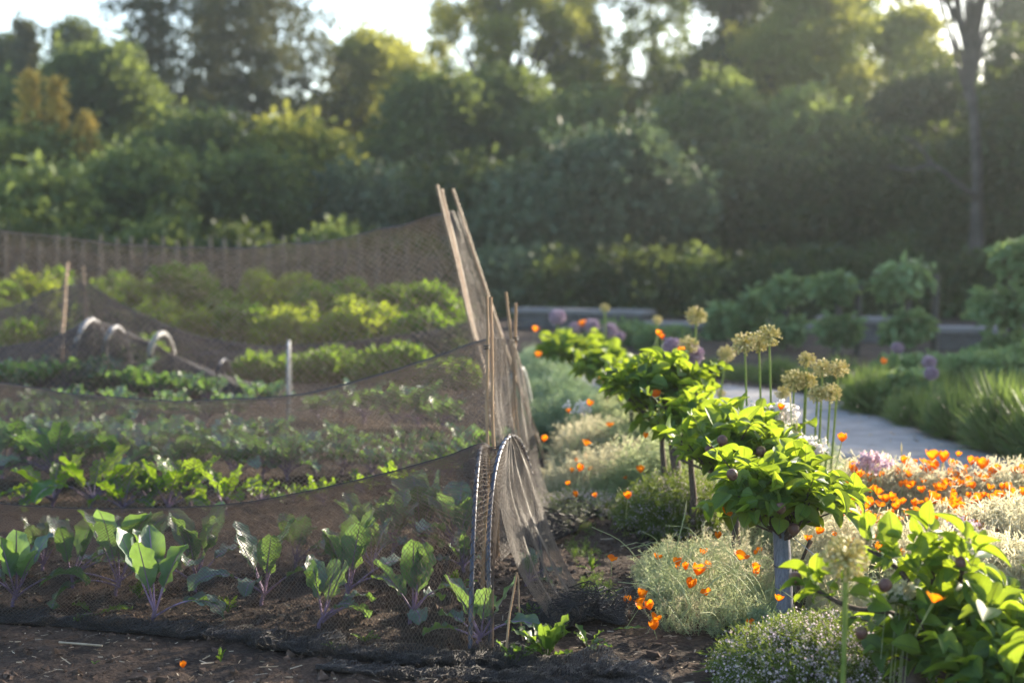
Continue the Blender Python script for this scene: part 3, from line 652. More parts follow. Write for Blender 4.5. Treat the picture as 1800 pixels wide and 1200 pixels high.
# leafy garden bushes beyond the nets
def bush(label,px,Y,ty,wpx,mat,leaf=.10,dens=1.0,cat='bush',name='leafy_bush',grp='leafy bushes beyond the nets',depth=.8,spiky=0,bh=None):
    top=P(px,ty,Y); h=top[2]; wd=wpx*Y/FP; c=np.array([top[0],Y,0])
    t_=thing(name,label,cat,c,grp); mb=MB(); ns=int(10+wd*8)
    for k in range(ns):
        q=np.array([random.uniform(-.5,.5)*wd*.8,random.uniform(-.5,.5)*wd*depth,0]); rr=wd*random.uniform(.16,.28)
        hz=max(h*(1-1.5*(q[0]/wd)**2)*random.uniform(.55,1.0)-rr*.4,rr*.5)
        p,d=blob_points(c+q+[0,0,hz],rr,rr,rr*.9,int(130*dens*max(.3,rr/.2)),.4,.02)
        fill(mb,[LEAFS],p,leaf*rng.uniform(.6,1.2,len(p)),rng.uniform(.0,1,len(p))*.6+random.uniform(0,.4),0,d+rdir(len(p))*.8)
        p,d=blob_points(c+q+[0,0,hz*.45],rr*1.1,rr*1.1,hz*.5,int(60*dens),.1,.02)
        fill(mb,[LEAFS],p,leaf*rng.uniform(.6,1.2,len(p)),rng.uniform(.0,.6,len(p)),0)
    for k in range(spiky):
        q=c+np.array([random.uniform(-.45,.45)*wd,random.uniform(-.3,.3)*wd,h*random.uniform(.7,.85)]); n=26
        hh=rng.uniform(0,1,n)*h*.35; p=q+np.stack([rng.normal(0,.012,n),rng.normal(0,.012,n),hh],1); dd=rdir(n,0,1)
        fill(mb,[LEAFS],p,leaf*.9*(1.15-hh/(h*.35)),rng.uniform(.6,1,n),0,dd)
    mb.build('foliage',M[mat],t_)
    st=MB()
    for k in range(5):
        a=random.uniform(0,6.28); e=c+np.array([math.cos(a)*wd*.3,math.sin(a)*wd*.3,h*.7]); add_tube(st,curve([c,(c+e)/2+[0,0,h*.1],e],6),np.linspace(.018,.006,6),5)
    st.build('stems',M['tbark'],t_); return t_
bl=[(-10,18,492,90,'bush','at the left photo edge'),(55,18.5,488,90,'bushy','left of the two canes'),(95,19,480,80,'bush','behind the orange-brown cane'),(190,19.5,486,80,'bush','right of the net peak'),(180,18,510,60,'bushy','yellowish, right of the peak'),
(240,18.5,500,70,'bushy','yellow-tipped, left of the round one'),(322,19,475,115,'bush','round and dark, tallest on the left'),(270,17.5,530,80,'bushy','low yellowish, before the round one'),(385,18.5,515,80,'bush','dark, right of the round one'),
(360,17,545,80,'bushy','low, before the dark one'),(450,18.5,488,60,'bushy','yellow spires, mid row'),(520,19,490,80,'bushy','bright crown at the centre'),(430,16.8,540,110,'bush','low broad, mid row'),(560,18,505,90,'bush','right of the bright crown'),
(510,16.6,545,110,'bushy','low and bright, before the centre'),(620,18.5,500,80,'bush','through the mesh, right of centre'),(690,19,505,90,'bush','through the mesh, further right'),(640,16.6,535,110,'bushy','low bright, through the mesh'),(760,18,512,110,'bush','rounded, nearest to the leaning canes'),(740,16.5,555,110,'bush','low, near the leaning canes')]
for px,Y,ty,wp,mt,tx in bl: bush('leafy green bush beyond the nets, '+tx,px,Y,ty,wp,mt,.13,1.0,spiky=5 if mt=='bushy' else 0)
for px,Y,ty,wp,tx in [(150,15.5,575,110,'dark low, behind the grey hoops'),(60,15.5,570,120,'dark low, left of the canes'),(250,15.2,600,80,'dark low, left of pale hoop'),(470,14.8,640,100,'yellow low, through tall net'),(700,14.5,620,130,'through tall net, right'),(580,14.8,625,110,'through tall net, by white hoop'),(800,14,640,90,'behind the leaning canes')]:
    bush('leafy crop clump in shade, '+tx,px,Y,ty,wp,'bush',.11,.9)

# ------------------------------------------------------------------ apple trees with posts
def apple(label,px,Y,pxw,ty,by,nspur,leaf,fruits=(),arms=(),trunk=None,grp='low trained fruit trees in a row',seed=1,hang=0,dens=1):
    global rng; rr=np.random.default_rng(seed); random.seed(seed)
    top=P(px,ty,Y); bot=P(px,by,Y); zc=(top[2]+bot[2])/2; hz=(top[2]-bot[2])/2; hx=pxw/2*Y/FP; c=np.array([top[0],Y,zc])
    tr=np.array(trunk if trunk is not None else [c[0],Y,0])
    t_=thing('apple_tree',label,'fruit tree',[tr[0],tr[1],0],grp)
    bk=MB(); fork=np.array([c[0],c[1],bot[2]]); hx=max(.05,hx-leaf*.5); hz=max(.035,hz-leaf*.55); nspur=int(nspur*1.2); add_tube(bk,curve([tr,(tr+fork)/2+[.015,0,0],fork,c+[0,0,-hz*.2]],12),np.linspace(.022,.010,12),7)
    fol=MB(); P_=[];D_=[];S_=[]
    for k in range(nspur):
        d=rdir(1)[0] if k%3 else rdir(1,-.2,1)[0]; q=c+d*np.array([hx,min(hx,.34),hz])*rr.uniform(.1,1.0)**.5*(1+.55*mn.noise(Vector(d*1.7)+Vector((seed*3.3,0,0))))
        m_=(fork+c)/2+(q-c)*.25
        if k%2==0: add_tube(bk,curve([fork+(c-fork)*rr.uniform(0,.9),m_+rr.normal(0,.02,3),q],7),np.linspace(.0065,.0028,7),5)
        P_.append(q); D_.append(unit(q-fork)*.6+np.array([0,0,.6]))
    for k in range(max(6,nspur//9)):                                # young shoots breaking the outline
        a=rr.uniform(0,6.28); q=c+np.array([math.cos(a)*hx*.7,math.sin(a)*min(hx,.3)*.7,hz*rr.uniform(-.3,.7)]); dv=np.array([math.cos(a)*rr.uniform(.4,1),math.sin(a)*.6,rr.uniform(-.1,.9)]); dv/=np.linalg.norm(dv); L_=rr.uniform(.10,.22)
        pts=curve([q,q+dv*L_*.5+[0,0,.01],q+dv*L_],9); add_tube(bk,pts,np.linspace(.0035,.0015,9),4)
        for i in range(2,9):
            sd=unit(np.cross(dv,[.2,.1,1.]))*(1 if i%2 else -1); dd=dv*.5+sd*.9+rr.normal(0,.25,3)+[0,0,-.1]; X,Y_,Z=frames(dd[None],np.array([[0,0,1.]])+rr.normal(0,.3,(1,3)),[leaf*rr.uniform(.35,.75)])
            fol.inst(LEAF if i%2 else LEAFB,pts[i][None],X,Y_,Z,[rr.uniform(.4,1)])
    for arm in arms:
        pts=curve([P(*a) for a in arm],14); add_tube(bk,pts,np.linspace(.011,.005,14),7)
        for i in range(3,14,2): P_.append(pts[i]+rr.normal(0,.015,3)+[0,0,.02]); D_.append(np.array([rr.normal()*.5,rr.normal()*.4,.7]))
    for q,D in zip(P_,D_):
        n=int(rr.integers(4,8)*dens); D=unit(np.array(D)); a0=rr.uniform(0,6.28)
        ref=np.array([1,0,0.]) if abs(D[0])<.8 else np.array([0,1,0.]); e1=unit(np.cross(D,ref)); e2=np.cross(D,e1)
        a=a0+np.arange(n)*2.4; tilt=rr.uniform(.3,1.7,n); rd=e1[None]*np.cos(a)[:,None]+e2[None]*np.sin(a)[:,None]
        d=D[None]*np.cos(tilt)[:,None]+rd*np.sin(tilt)[:,None]; d[:,2]-=.15+hang*rr.uniform(0,1,n)
        p=q+D[None]*(np.arange(n)[:,None]*.006)+d*.012; s_=leaf*.78*rr.uniform(.42,1.25,n)
        up=D[None]+rr.normal(0,.35,(n,3)); X,Y_,Z=frames(d,up,s_*rr.uniform(.8,1.15,n),s_,s_)
        tint=rr.uniform(0,.75,n)+.25*(tilt<.7)
        for tp,sel in ((LEAF,np.arange(n)%2==0),(LEAFB,np.arange(n)%2==1)):
            fol.inst(tp,(p+d*.02)[sel],X[sel],Y_[sel],Z[sel],tint[sel])
        for i in range(n): add_tube(fol,[q,p[i]+d[i]*.026],[.0016,.0012],3,.9)
    fol.build('foliage',M['apple'],t_); bk.build('trunk',M['bark'],t_)
    for fx,fy,dy,fr in fruits:
        fr*=.74
        q=P(fx,fy,Y+dy); mb=MB(); n1,n2=14,10; v=[]
        tl=np.array([rr.normal(0,.35),rr.normal(0,.3),1.]); tl/=np.linalg.norm(tl); ex=unit(np.cross(tl,[0,1,0.])); ey=np.cross(tl,ex)
        for j in range(n2+1):
            th=math.pi*j/n2; r_=math.sin(th)*(1+.10*math.cos(th)*-1); z=-math.cos(th)*1.08
            if j in(0,n2): z*=.92
            for i in range(n1): a=i*2*math.pi/n1; v.append(q+fr*(ex*r_*math.cos(a)+ey*r_*math.sin(a)+tl*z))
        f=[[j*n1+i,j*n1+(i+1)%n1,(j+1)*n1+(i+1)%n1,(j+1)*n1+i] for j in range(n2) for i in range(n1)]
        mb.add(np.array(v),f); fo=mb.build('fruit',M['fruit'],t_)
        sb=MB()
        for k in range(6):
            a=k*1.05; b0=q+tl*fr*1.0; add_tube(sb,[b0,b0+(ex*math.cos(a)+ey*math.sin(a))*fr*.3+tl*fr*.4],[fr*.10,fr*.03],4)
        add_tube(sb,[q-tl*fr*.9,q-tl*fr*2.2+[.004,0,0]],[fr*.09,fr*.08],5); sb2=sb.build('calyx',M['straw'],fo)
    return t_
def post(label,a,b_,r,mat='post',tilt=True):
    mb=MB(); a=np.array(a); b_=np.array(b_); pts=[];rad=[]; a=a-[0,0,.05]
    for i in range(15):
        t=i/14; pts.append(a*(1-t)+b_*t); rad.append(r*(1+.02*math.sin(i*2.1)))
    add_tube(mb,pts,rad,14); t_=thing('support_post',label,'post',[a[0],a[1],0],'support posts in the fruit row'); mb.build('shaft',M[mat],t_)
    mb=MB(); q=a+(b_-a)*.62; an=np.linspace(0,6.4,20); add_tube(mb,np.stack([q[0]+np.cos(an)*r*1.05,q[1]+np.sin(an)*r*1.05,q[2]+0*an],1),.0022,4); mb.build('wire_loop',M['tie'],t_)
    return t_
apple('hero fruit tree with glossy leaf crown on the blue-grey post',1375,5.12,270,785,965,86,.108,
   fruits=[(1287,834,-.2,.027),(1308,822,.1,.022),(1395,930,-.22,.028),(1372,893,-.25,.026)],trunk=[1.0,5.2,0],seed=3,hang=.25)
apple('fruit tree crown behind the glossy one, with dark fruits on top',1290,6.1,230,715,865,62,.112,arms=[[(1340,880,5.4),(1300,850,5.8),(1250,830,6.2),(1190,805,6.7)],[(1400,830,5.6),(1360,790,5.9),(1310,750,6.2)]],fruits=[(1270,774,-.3,.030),(1338,793,-.3,.028),(1384,796,-.3,.026),(1247,790,-.2,.026)],seed=5)
apple('third fruit tree back, leaves around orange poppies',1165,7.3,165,612,785,66,.118,arms=[[(1230,760,6.9),(1190,720,7.2),(1130,690,7.6),(1080,660,8.2)],[(1250,720,6.9),(1220,690,7.1),(1180,660,7.4)]],fruits=[(1245,740,-.1,.03)],seed=8)
apple('bridging fruit tree crown between the second and third ones',1215,6.7,130,700,815,32,.112,seed=9)
apple('shaded fruit tree further down the row by the net',1065,10,120,615,690,60,.14,seed=11)
apple('sparse shaded fruit tree between poppies and the net end',1110,8.7,110,640,720,40,.13,seed=21)
apple('faint low fruit tree furthest along the row',1010,12.5,120,585,650,50,.15,seed=12)
apple('closest fruit tree spilling out of the bottom right corner',1710,4.15,370,1015,1240,84,.106,
   fruits=[(1692,990,-.15,.027),(1398,1016,-.08,.026),(1556,1028,-.2,.026),(1514,1112,-.15,.024),(1648,1240,-.2,.03)],
   arms=[[(1625,1130,4.15),(1570,1078,4.1),(1500,1068,4.05),(1450,1045,4.03),(1428,1030,4.02)],[(1640,1120,4.15),(1680,1050,4.1),(1692,1000,4.05),(1697,985,4.0)],[(1625,1140,4.15),(1600,1030,4.1),(1560,985,4.1),(1525,965,4.1)],[(1640,1120,4.15),(1640,1020,4.1),(1640,975,4.1)]],
   trunk=[1.2,4.2,0],seed=14,hang=.1)
apple('low leafy branch crown crossing the bottom right corner',1775,3.85,270,1110,1270,42,.112,trunk=[1.36,3.9,0],seed=19,hang=.1)
post('blue-grey post carrying the glossy fruit tree',G(1383,1118),P(1372,905,5.15),.031)
post('dark post behind the second fruit tree',G(1200,930),P(1183,770,7.2),.026,'bark')
post('dark post hidden in the closest fruit tree',G(1612,1275),P(1600,1085,4.3),.036,'bark')
mb=MB(); add_tube(mb,[P(1390,940,5.1),P(1450,990,4.7)],.0018,5); o=mb.build('training_wire',M['hoopw']); tag(o,'short bright wire running down from the glossy fruit tree','wire')
mb=MB(); add_tube(mb,[P(1425,950,5.3),P(1402,1000,5.25),P(1405,1130,5.2)],.010,6); o=mb.build('bare_stem',M['bark']); tag(o,'bare dark stem beside the blue-grey post','stem')

# ------------------------------------------------------------------ alliums
def allium_mesh(r,L_,dried=True,seed=0):
    rr=np.random.default_rng(seed); n=110 if dried else 230
    i=np.arange(n)+.5; ph=np.arccos(1-2*i/n); th=math.pi*(1+5**.5)*i; d=np.stack([np.cos(th)*np.sin(ph),np.sin(th)*np.sin(ph),np.cos(ph)],1)+rr.normal(0,.12,(n,3)); d=unit(d)
    mb=MB(); rr_=r*rr.uniform(.72,1.05,n)
    prism_edges(mb,d*r*.08,d*rr_[:,None],r*.022); mb.T[-1]=np.full(len(mb.V[-1]),.3)
    oc=dict(v=bv,f=bf,lc=np.zeros((6,2)))
    sz=r*(.12 if dried else .13)*rr.uniform(.7,1.2,n); X,Y,Z=frames(d,rdir(n),sz); mb.inst(oc,d*rr_[:,None],X,Y*1.2,Z,rr.uniform(.2,1,n))
    if not dried:
        for k in range(2):
            e=unit(d+rr.normal(0,.4,(n,3))); X,Y,Z=frames(e,rdir(n),r*.11); mb.inst(QUADL,d*rr_[:,None]*.85,X*.8,Y*2,Z,rr.uniform(0,1,n))
    return mb
AH={}
def allium(label,px,py,rpx,Y,bx=None,by=None,dried=True,rad=.0065):
    key=(dried,random.randint(0,2)); q=P(px,py,Y); r=rpx*Y/FP
    t_=thing('dried_allium' if dried else 'purple_allium',label,'flower',[q[0] if bx is None else P(bx,600,Y)[0],Y,0],'dried allium seed heads' if dried else 'purple alliums')
    if key not in AH:
        o=allium_mesh(1.0,1,dried,key[1]+5).build('flower_head',M['allhead' if dried else 'purple'],t_,False); AH[key]=o.data
        o.location=(0,0,0)
        me=o.data; co_=np.zeros(len(me.vertices)*3,np.float32); me.vertices.foreach_get('co',co_); co_=co_.reshape(-1,3)+np.array(t_.location)[None]; me.vertices.foreach_set('co',co_.astype(np.float32).ravel()); me.update()
    else:
        o=bpy.data.objects.new('flower_head',AH[key]); COL.objects.link(o); o.parent=t_
    o.location=Vector(q)-t_.location; o.scale=(r,r,r*.88); o.rotation_euler=(random.uniform(-.3,.3),random.uniform(-.3,.3),random.uniform(0,6))
    b_=np.array(t_.location); mb=MB(); add_tube(mb,curve([b_,(b_*.55+q*.45)+[.01,0,0],q],10),np.linspace(rad,rad*.75,10)*max(1,Y/7),6); mb.build('stem',M['allstem'],t_)
al=[('highest dried allium head, alone above the purple ones',1224,555,19,9.0,1212),('left head of the bright trio on tall stems',1309,603,23,6.6,1316),('middle head tucked between the tall trio',1334,602,19,6.7,1340),('topmost right head of the tall trio',1352,590,22,6.6,1358),
('blurred leaning allium head left of the trio',1277,622,17,8.6,1240),('upper head of the right cluster',1418,632,16,6.9,1400),('second upper head in the right cluster',1446,647,19,6.8,1430),('rightmost dried head of the cluster',1474,648,19,6.8,1450),
('left low head of the right cluster',1396,668,22,6.9,1385),('low middle head of the right cluster',1418,668,18,6.9,1404),('lowest head of the right cluster, left one',1437,692,18,6.7,1420),('lowest head of the right cluster, right one',1460,690,20,6.7,1440),
('dim small allium head behind the cluster',1376,690,14,7.2,1380),('greenish allium head in front of the purple pair',1210,606,18,8.5,1204),('tiny allium head low above the path',1267,691,9,9,1262),('small tan head beside the leaves',1200,700,15,7.6,1200),('faint round head near the far wall',1063,541,9,13,1063),('faint seed head left of the purple pair',1155,562,9,11,1150)]
for l,px,py,r,Y,bx in al: allium(l,px,py,r,Y,bx)
allium('big close dried allium head with thick green stem',1487,978,43,3.72,1478,None,True,.0085)
pu=[('left purple allium of the blurred pair',1182,610,19,8.8),('right purple allium of the blurred pair',1215,622,22,8.6),('far lilac allium above the net-side leaves',980,557,15,13.5),('faint lilac allium in the middle distance',1040,572,14,14),('second faint lilac allium near the wall',1072,580,14,13.5),
('lilac allium across the path, upper of two',1633,636,13,11),('lilac allium across the path, lower of two',1637,656,13,10.8),('lone lilac allium before the espaliers',1578,611,11,13),('tiny pink allium far up the left bed',1090,590,9,14),('pale lilac bloom before the wall',1010,575,10,14)]
for l,px,py,r,Y in pu: allium(l,px,py,r,Y,None,None,False)

# ------------------------------------------------------------------ poppies
def petal_cup(openn,seed):
    rr=np.random.default_rng(seed); mb=MB()
    for k in range(4):
        a0=k*math.pi/2+rr.uniform(-.2,.2); v=[];lc=[]
        for j in range(6):
            s=j/5; 
            for i in range(6):
                x=2*i/5-1; ang=a0+x*.95*(1-.15*s); rad=(.07+.40*min(1,s*1.9)**.75)*(1+openn*.8*max(0,s-.35)**1.3)*(1+.08*(k%2))*(1-.10*max(0,s-.8)*5*(openn<.3)); z=s*(1-.22*openn*s)-.22*x*x*s*s+.03*math.sin(x*5+k)*s
                v.append([rad*math.cos(ang),rad*math.sin(ang),z]); lc.append([x,s])
        mb.add(np.array(v),grid_faces(6,6),rr.uniform(.1,.9),np.array(lc))
    return mb
def bud_mesh(seed):
    mb=MB(); pts=[[0,0,0],[0,0,.25],[.01,0,.55],[.01,0,.85],[0,0,1.15]]; add_tube(mb,pts,[.06,.20,.22,.13,.01],8,.5); return mb
PT=[petal_cup(o_,k) for k,o_ in enumerate([.0,.1,.25,.6,.15,1.3])]
PMESH=[]
tmp=thing('poppy','x','flower',(0,0,0))
for k,mb in enumerate(PT): o=mb.build('petals',M['petal'],tmp); PMESH.append(o.data); bpy.data.objects.remove(o)
o=bud_mesh(0).build('bud',M['cream'],tmp); BUD=o.data; bpy.data.objects.remove(o)
SM=[]
for k in range(3):
    mb=MB(); b_=[.0,.12,-.15][k]; add_tube(mb,curve([[b_*1.2,.05,-1],[b_*.7,0,-.5],[0,0,0]],8),.011,5); o=mb.build('stem',M['pstem'],tmp); SM.append(o.data); bpy.data.objects.remove(o)
bpy.data.objects.remove(tmp)
def poppy(q,size,L_,label,grp=None,lean=(0,0),kind=None,bud=False):
    """q = foot of the petals"""
    t_=thing('poppy_bud' if bud else 'poppy',label,'flower bud' if bud else 'poppy',q,grp)
    t_.rotation_euler=(lean[1],lean[0],random.uniform(0,.0))
    o=bpy.data.objects.new('bud' if bud else 'petals',BUD if bud else PMESH[random.randint(0,len(PMESH)-1) if kind is None else kind]); COL.objects.link(o); o.parent=t_
    o.scale=(size*.6,)*2+(size*1.5,) if bud else (size*random.uniform(.8,1.1),size*random.uniform(.8,1.1),size); o.rotation_euler=(0,0,random.uniform(0,6))
    s_=bpy.data.objects.new('stem',SM[random.randint(0,2)]); COL.objects.link(s_); s_.parent=t_; s_.scale=(L_*.5,L_*.5,L_); s_.location=(0,0,.004)
    if L_>.05:
        s_.scale=(min(L_,.22),min(L_,.22),L_)
ex=[(1480,768,6.2,.052,.22,'lone tall orange poppy against the path'),(1075,978,5.7,.040,.02,'closed poppy on a long stem lying over the soil'),(955,768,7.9,.05,.08,'round orange poppy beside the tan net end'),(1000,718,8.6,.04,.2,'small dull poppy leaning left above the feathery mound'),
(1035,706,8.2,.055,.2,'upright closed poppy left of the fruit leaves'),(1058,662,9.2,.05,.25,'blurred poppy on thin stem above the fruit row'),(1072,742,8.2,.045,.15,'small poppy low left of the fruit tree'),(1030,775,8.0,.06,.15,'wide poppy at top of the feathery mound'),
(1157,582,8.6,.05,.25,'left one of two highest closed poppies'),(1164,588,8.6,.045,.25,'right one of two highest closed poppies'),(1198,612,8.2,.05,.2,'closed poppy before the purple alliums'),(1180,636,8,.05,.2,'open poppy below the purple alliums'),(1192,626,8,.045,.2,'small poppy right under the purple pair'),
(1125,652,7.8,.05,.2,'small poppy above third tree leaves, left'),(1140,678,7.2,.06,.1,'poppy half hidden in third tree leaves'),(1155,692,7.1,.065,.1,'round poppy glowing in third tree leaves'),(1205,684,7.2,.07,.1,'flat open poppy at right of third tree'),(1134,762,7.0,.04,.1,'small low poppy under third tree'),
(1126,822,7.0,.05,.12,'round poppy on the feathery mound'),(1018,820,7.2,.055,.05,'flattened poppy low on the feathery mound'),(1104,868,6.5,.045,.05,'dim poppy in front of the dark mound'),(1013,865,6.8,.04,.05,'small poppy near the dark mound, left'),
(1372,712,6.2,.04,.15,'tiny closed poppy on a stem over the path'),(1284,898,5.05,.06,.05,'poppy nested in the glossy tree leaves'),(1262,938,5.1,.035,.05,'small poppy just below the glossy tree leaves'),
(1190,985,5.35,.042,.06,'folded poppy at top of the near mound'),(1205,993,5.3,.04,.06,'orange bud right of the folded poppy'),(1225,1002,5.25,.06,.05,'wide open poppy on the near mound'),(1212,1025,5.2,.055,.05,'ruffled poppy mid near mound'),(1300,975,5.3,.055,.05,'poppy right side of near mound'),(1327,994,5.2,.04,.05,'little poppy near the blue-grey post'),
(1242,1038,5.1,.04,.04,'small round poppy low on near mound'),(1126,1042,5.3,.05,.04,'poppy at left tip of near mound'),(1100,1052,5.3,.045,.03,'faded poppy lying at left tip of near mound'),(1128,1054,5.2,.05,.03,'open poppy below the left tip one'),(1150,1084,5.05,.045,.02,'poppy lying low on the soil edge'),(1150,1098,5.0,.045,.02,'yellow-orange poppy lowest on the soil edge'),
(1319,1095,4.95,.045,.06,'cylindrical poppy left of the blue-grey post'),(1314,1106,4.9,.035,.06,'small poppy under the cylindrical one'),(1368,1048,4.95,.035,.06,'orange sliver beside the blue-grey post'),(1641,1050,3.62,.042,.05,'poppy bud in the closest tree leaves'),
(1025,565,14,.08,.1,'blurred orange dot near the far wall'),(945,620,12,.07,.05,'faint orange dot beyond the net end'),(940,575,13,.08,.05,'faint orange dot left of lilac allium'),(1553,632,11,.07,.1,'red-orange flower across the path'),(1660,1000,4.9,.05,.05,'orange poppy right behind the closest tree')]
for x,y,Y,s_,L_,l in ex:
    k=1.0 if s_>.05 else .9
    poppy(P(x,y+8,Y),s_*.74,L_+.05,l,'single poppies',(random.uniform(-.35,.35),random.uniform(-.2,.2)),None)
for k in range(46):
    if k<9: x,y,Y=random.uniform(1110,1340),random.uniform(960,1090),None
    elif k<30: x,y,Y=random.uniform(960,1190),random.uniform(770,880),None
    else: x,y,Y=random.uniform(1400,1620),random.uniform(835,960),5.6
    if Y is None: g0=G(x,y+45); Y=g0[1]
    poppy(P(x,y,Y),random.uniform(.020,.036),random.uniform(.06,.14),'small orange poppy scattered among feathery leaves beside the fruit row','small scattered poppies',(random.uniform(-.5,.5),random.uniform(-.3,.3)))
ln=(.3,0)
def inpoly(u):
    return u
gm='massed orange poppies at the right edge'
for k in range(165):
    if k<95: x=random.triangular(1520,1815,1740); y=random.triangular(812,960,875)+ (x-1700)*.12
    elif k<130: x=random.uniform(1500,1700); y=random.uniform(800,930)
    else: x=random.uniform(1500,1800); y=random.uniform(815,985)
    Y=6.9-(y-800)/130*1.2
    if Y<4.9: Y=4.9+random.uniform(0,.2)
    poppy(P(x,y,Y),random.uniform(.024,.039),random.uniform(.10,.2),'orange poppy in the dense drift at the right edge by the path',gm,(random.uniform(-.1,.55),random.uniform(-.3,.3)))
for k,(x,y) in enumerate([(1590,808),(1582,835),(1500,822),(1515,828),(1527,838),(1500,848),(1545,845),(1638,800),(1657,803),(1707,808),(1725,815),(1745,833),(1752,823),(1797,828),(1640,820),(1555,875),(1620,880),(1545,905),(1570,905),(1600,912),(1680,840)]):
    poppy(P(x,y+9,6.6),.056 if k%3 else .045,.2,'orange poppy standing up along the front rim of the drift',gm+', rim',(random.uniform(-.1,.25),random.uniform(-.2,.2)))
gb='slim seed pods above the poppies'
for k,(x,y) in enumerate([(1585,775),(1610,825),(1657,805),(1676,812),(1668,815),(1692,818),(1390,690),(1400,735),(1640,830),(1628,835),(1450,765),(1620,850),(1175,955),(1205,880),(1210,945),(1775,850)]):
    Y=6.6 if x>1300 else 5.6
    if x in(1390,1400,1450): Y=6.0
    poppy(P(x,y+20,Y),.03,.30,'slim pale seed pod on a thin stalk above the flower bed',gb,(random.uniform(-.1,.4) if x>1500 else random.uniform(-.1,.1),0),bud=True)

# ------------------------------------------------------------------ feathery ground cover (stuff)
def cover(name,label,poly,n,h0,h1,mat,seed=1,lean=(.25,.1),tlo=0,thi=1,sw=1.0,tps=None,spread=.25,edge=.25):
    """sprigs over a ground polygon (world xy)"""
    poly=np.array(poly); lo=poly.min(0); hi=poly.max(0); pts=[]
    rr=np.random.default_rng(seed)
    while sum(map(len,pts))<n:
        q=rr.uniform(lo,hi,(n*2,2)); ins=np.zeros(len(q),bool); j=len(poly)-1; dist=np.full(len(q),9.)
        for i in range(len(poly)):
            a,b_=poly[i],poly[j]; c=((a[1]>q[:,1])!=(b_[1]>q[:,1]))&(q[:,0]<(b_[0]-a[0])*(q[:,1]-a[1])/(b_[1]-a[1]+1e-9)+a[0]); ins^=c
            ab=b_-a; t=np.clip(((q-a)@ab)/(ab@ab),0,1); dist=np.minimum(dist,np.linalg.norm(q-(a+t[:,None]*ab),axis=1)); j=i
        ns=np.array([mn.noise(Vector((x*3.5,y*3.5,seed))) for x,y in q])
        keep=ins&(rr.uniform(size=len(q))<(.55+ns*1.2)); q=np.concatenate([q[keep],dist[keep][:,None]],1); pts.append(q)
    q=np.concatenate(pts)[:n]; p=np.stack([q[:,0],q[:,1],np.array([gz(a,b_) for a,b_ in q[:,:2]])-.005],1)
    prof=np.clip(q[:,2]/edge,0,1)**.5
    hn=np.array([mn.noise(Vector((a*2.2,b_*2.2,seed+9))) for a,b_ in q[:,:2]])
    h=(h0+(h1-h0)*np.clip(.5+hn*1.1+rr.normal(0,.12,n),0,1))*(.30+.70*prof)
    d=np.stack([lean[0]+rr.normal(0,spread,n),lean[1]+rr.normal(0,spread,n),np.ones(n)],1)
    X,Y,Z=frames(d,rdir(n),h*sw,h,h*sw); mb=MB(); k=rr.integers(0,5,n); tt=tlo+(thi-tlo)*np.clip(rr.uniform(size=n)*.6+.4*(hn+.5),0,1)
    # the sprig template grows along z: swap axes
    for s_ in range(5):
        m_=k==s_; tp=SPRIGS[s_] if tps is None else tps[s_%len(tps)]; mb.inst(tp,p[m_],X[m_],Z[m_],Y[m_],tt[m_])
    o=mb.build(name,M[mat] if isinstance(mat,str) else mat); tag(o,label,'ground cover',kind='stuff'); return o
g_=lambda *q: G(*q)[:2]
BED=[g_(1450,1135),g_(1700,1180),(1.9,3.9),(2.6,4.6),(2.75,6.0),(2.6,6.8),(2.2,7.2),(1.6,7.2),(1.25,6.4),(1.12,5.6)]
cover('feathery_stems','dense cream-lit feathery stems under the poppies',BED,11000,.15,.38,'cream',3,(.38,.1),0,1,1.0,tps=SPR2)
cover('feathery_foliage','grey-green feathery leaves low under the poppy drift',BED,3000,.08,.20,'feather',4,(.3,.1),0,.7,1.2)
NM=[g_(1125,1045),g_(1140,1100),g_(1180,1108),g_(1290,1112),g_(1365,1120),g_(1372,1010),g_(1340,985),g_(1250,970),g_(1170,985),g_(1120,1015)]
cover('feathery_foliage','pale green feathery poppy leaves left of the blue-grey post',NM,1900,.03,.17,'feather',5,(-.1,-.1),.1,1,1.0,spread=.65,edge=.10)
cover('feathery_stems','thin pale flower stalks among the near mound',NM,500,.08,.22,'cream',15,(-.15,-.1),0,1,.8,tps=SPR2,spread=.8,edge=.2)
mb=MB()
for k in range(130):
    a=G(random.uniform(1150,1370),random.uniform(1020,1115)) if k<85 else G(random.uniform(980,1170),random.uniform(800,890)); L_=random.uniform(.12,.34); az=random.uniform(0,6.28); e=a+[math.cos(az)*L_,math.sin(az)*L_*.7,random.uniform(.06,.26)]
    add_tube(mb,curve([a,(a+e)/2+[0,0,random.uniform(.03,.12)],e],8),np.linspace(.0022,.0012,8),4)
o=mb.build('arching_stems',M['pstem']); tag(o,'thin pale stems arching out of the feathery mounds','ground cover',kind='stuff')
cover('feathery_foliage','silvery poppy leaf tuft at foot of the blue-grey post',[g_(1310,1145),g_(1370,1180),g_(1400,1130),g_(1380,1090),g_(1320,1090)],420,.08,.17,'silver',6,(-.3,-.2),.2,1,1.6,spread=.5,edge=.12)
FM=[g_(950,860),g_(1010,885),g_(1110,870),g_(1170,850),g_(1185,800),g_(1150,775),g_(1060,780),g_(970,800)]
cover('feathery_foliage','cream-lit feathery mound behind the tan net end',FM,3000,.06,.32,'cream',7,(.05,0),0,.8,1.0,tps=SPR2,spread=.45,edge=.12)
cover('feathery_foliage','soft green low growth around the cream-lit mound',[g_(940,900),g_(1000,930),g_(1120,905),g_(1240,880),g_(1220,790),g_(1120,770),g_(1040,800),g_(950,830)],2600,.06,.16,'feather',8,(0,0),0,.9,1.4,spread=.5)
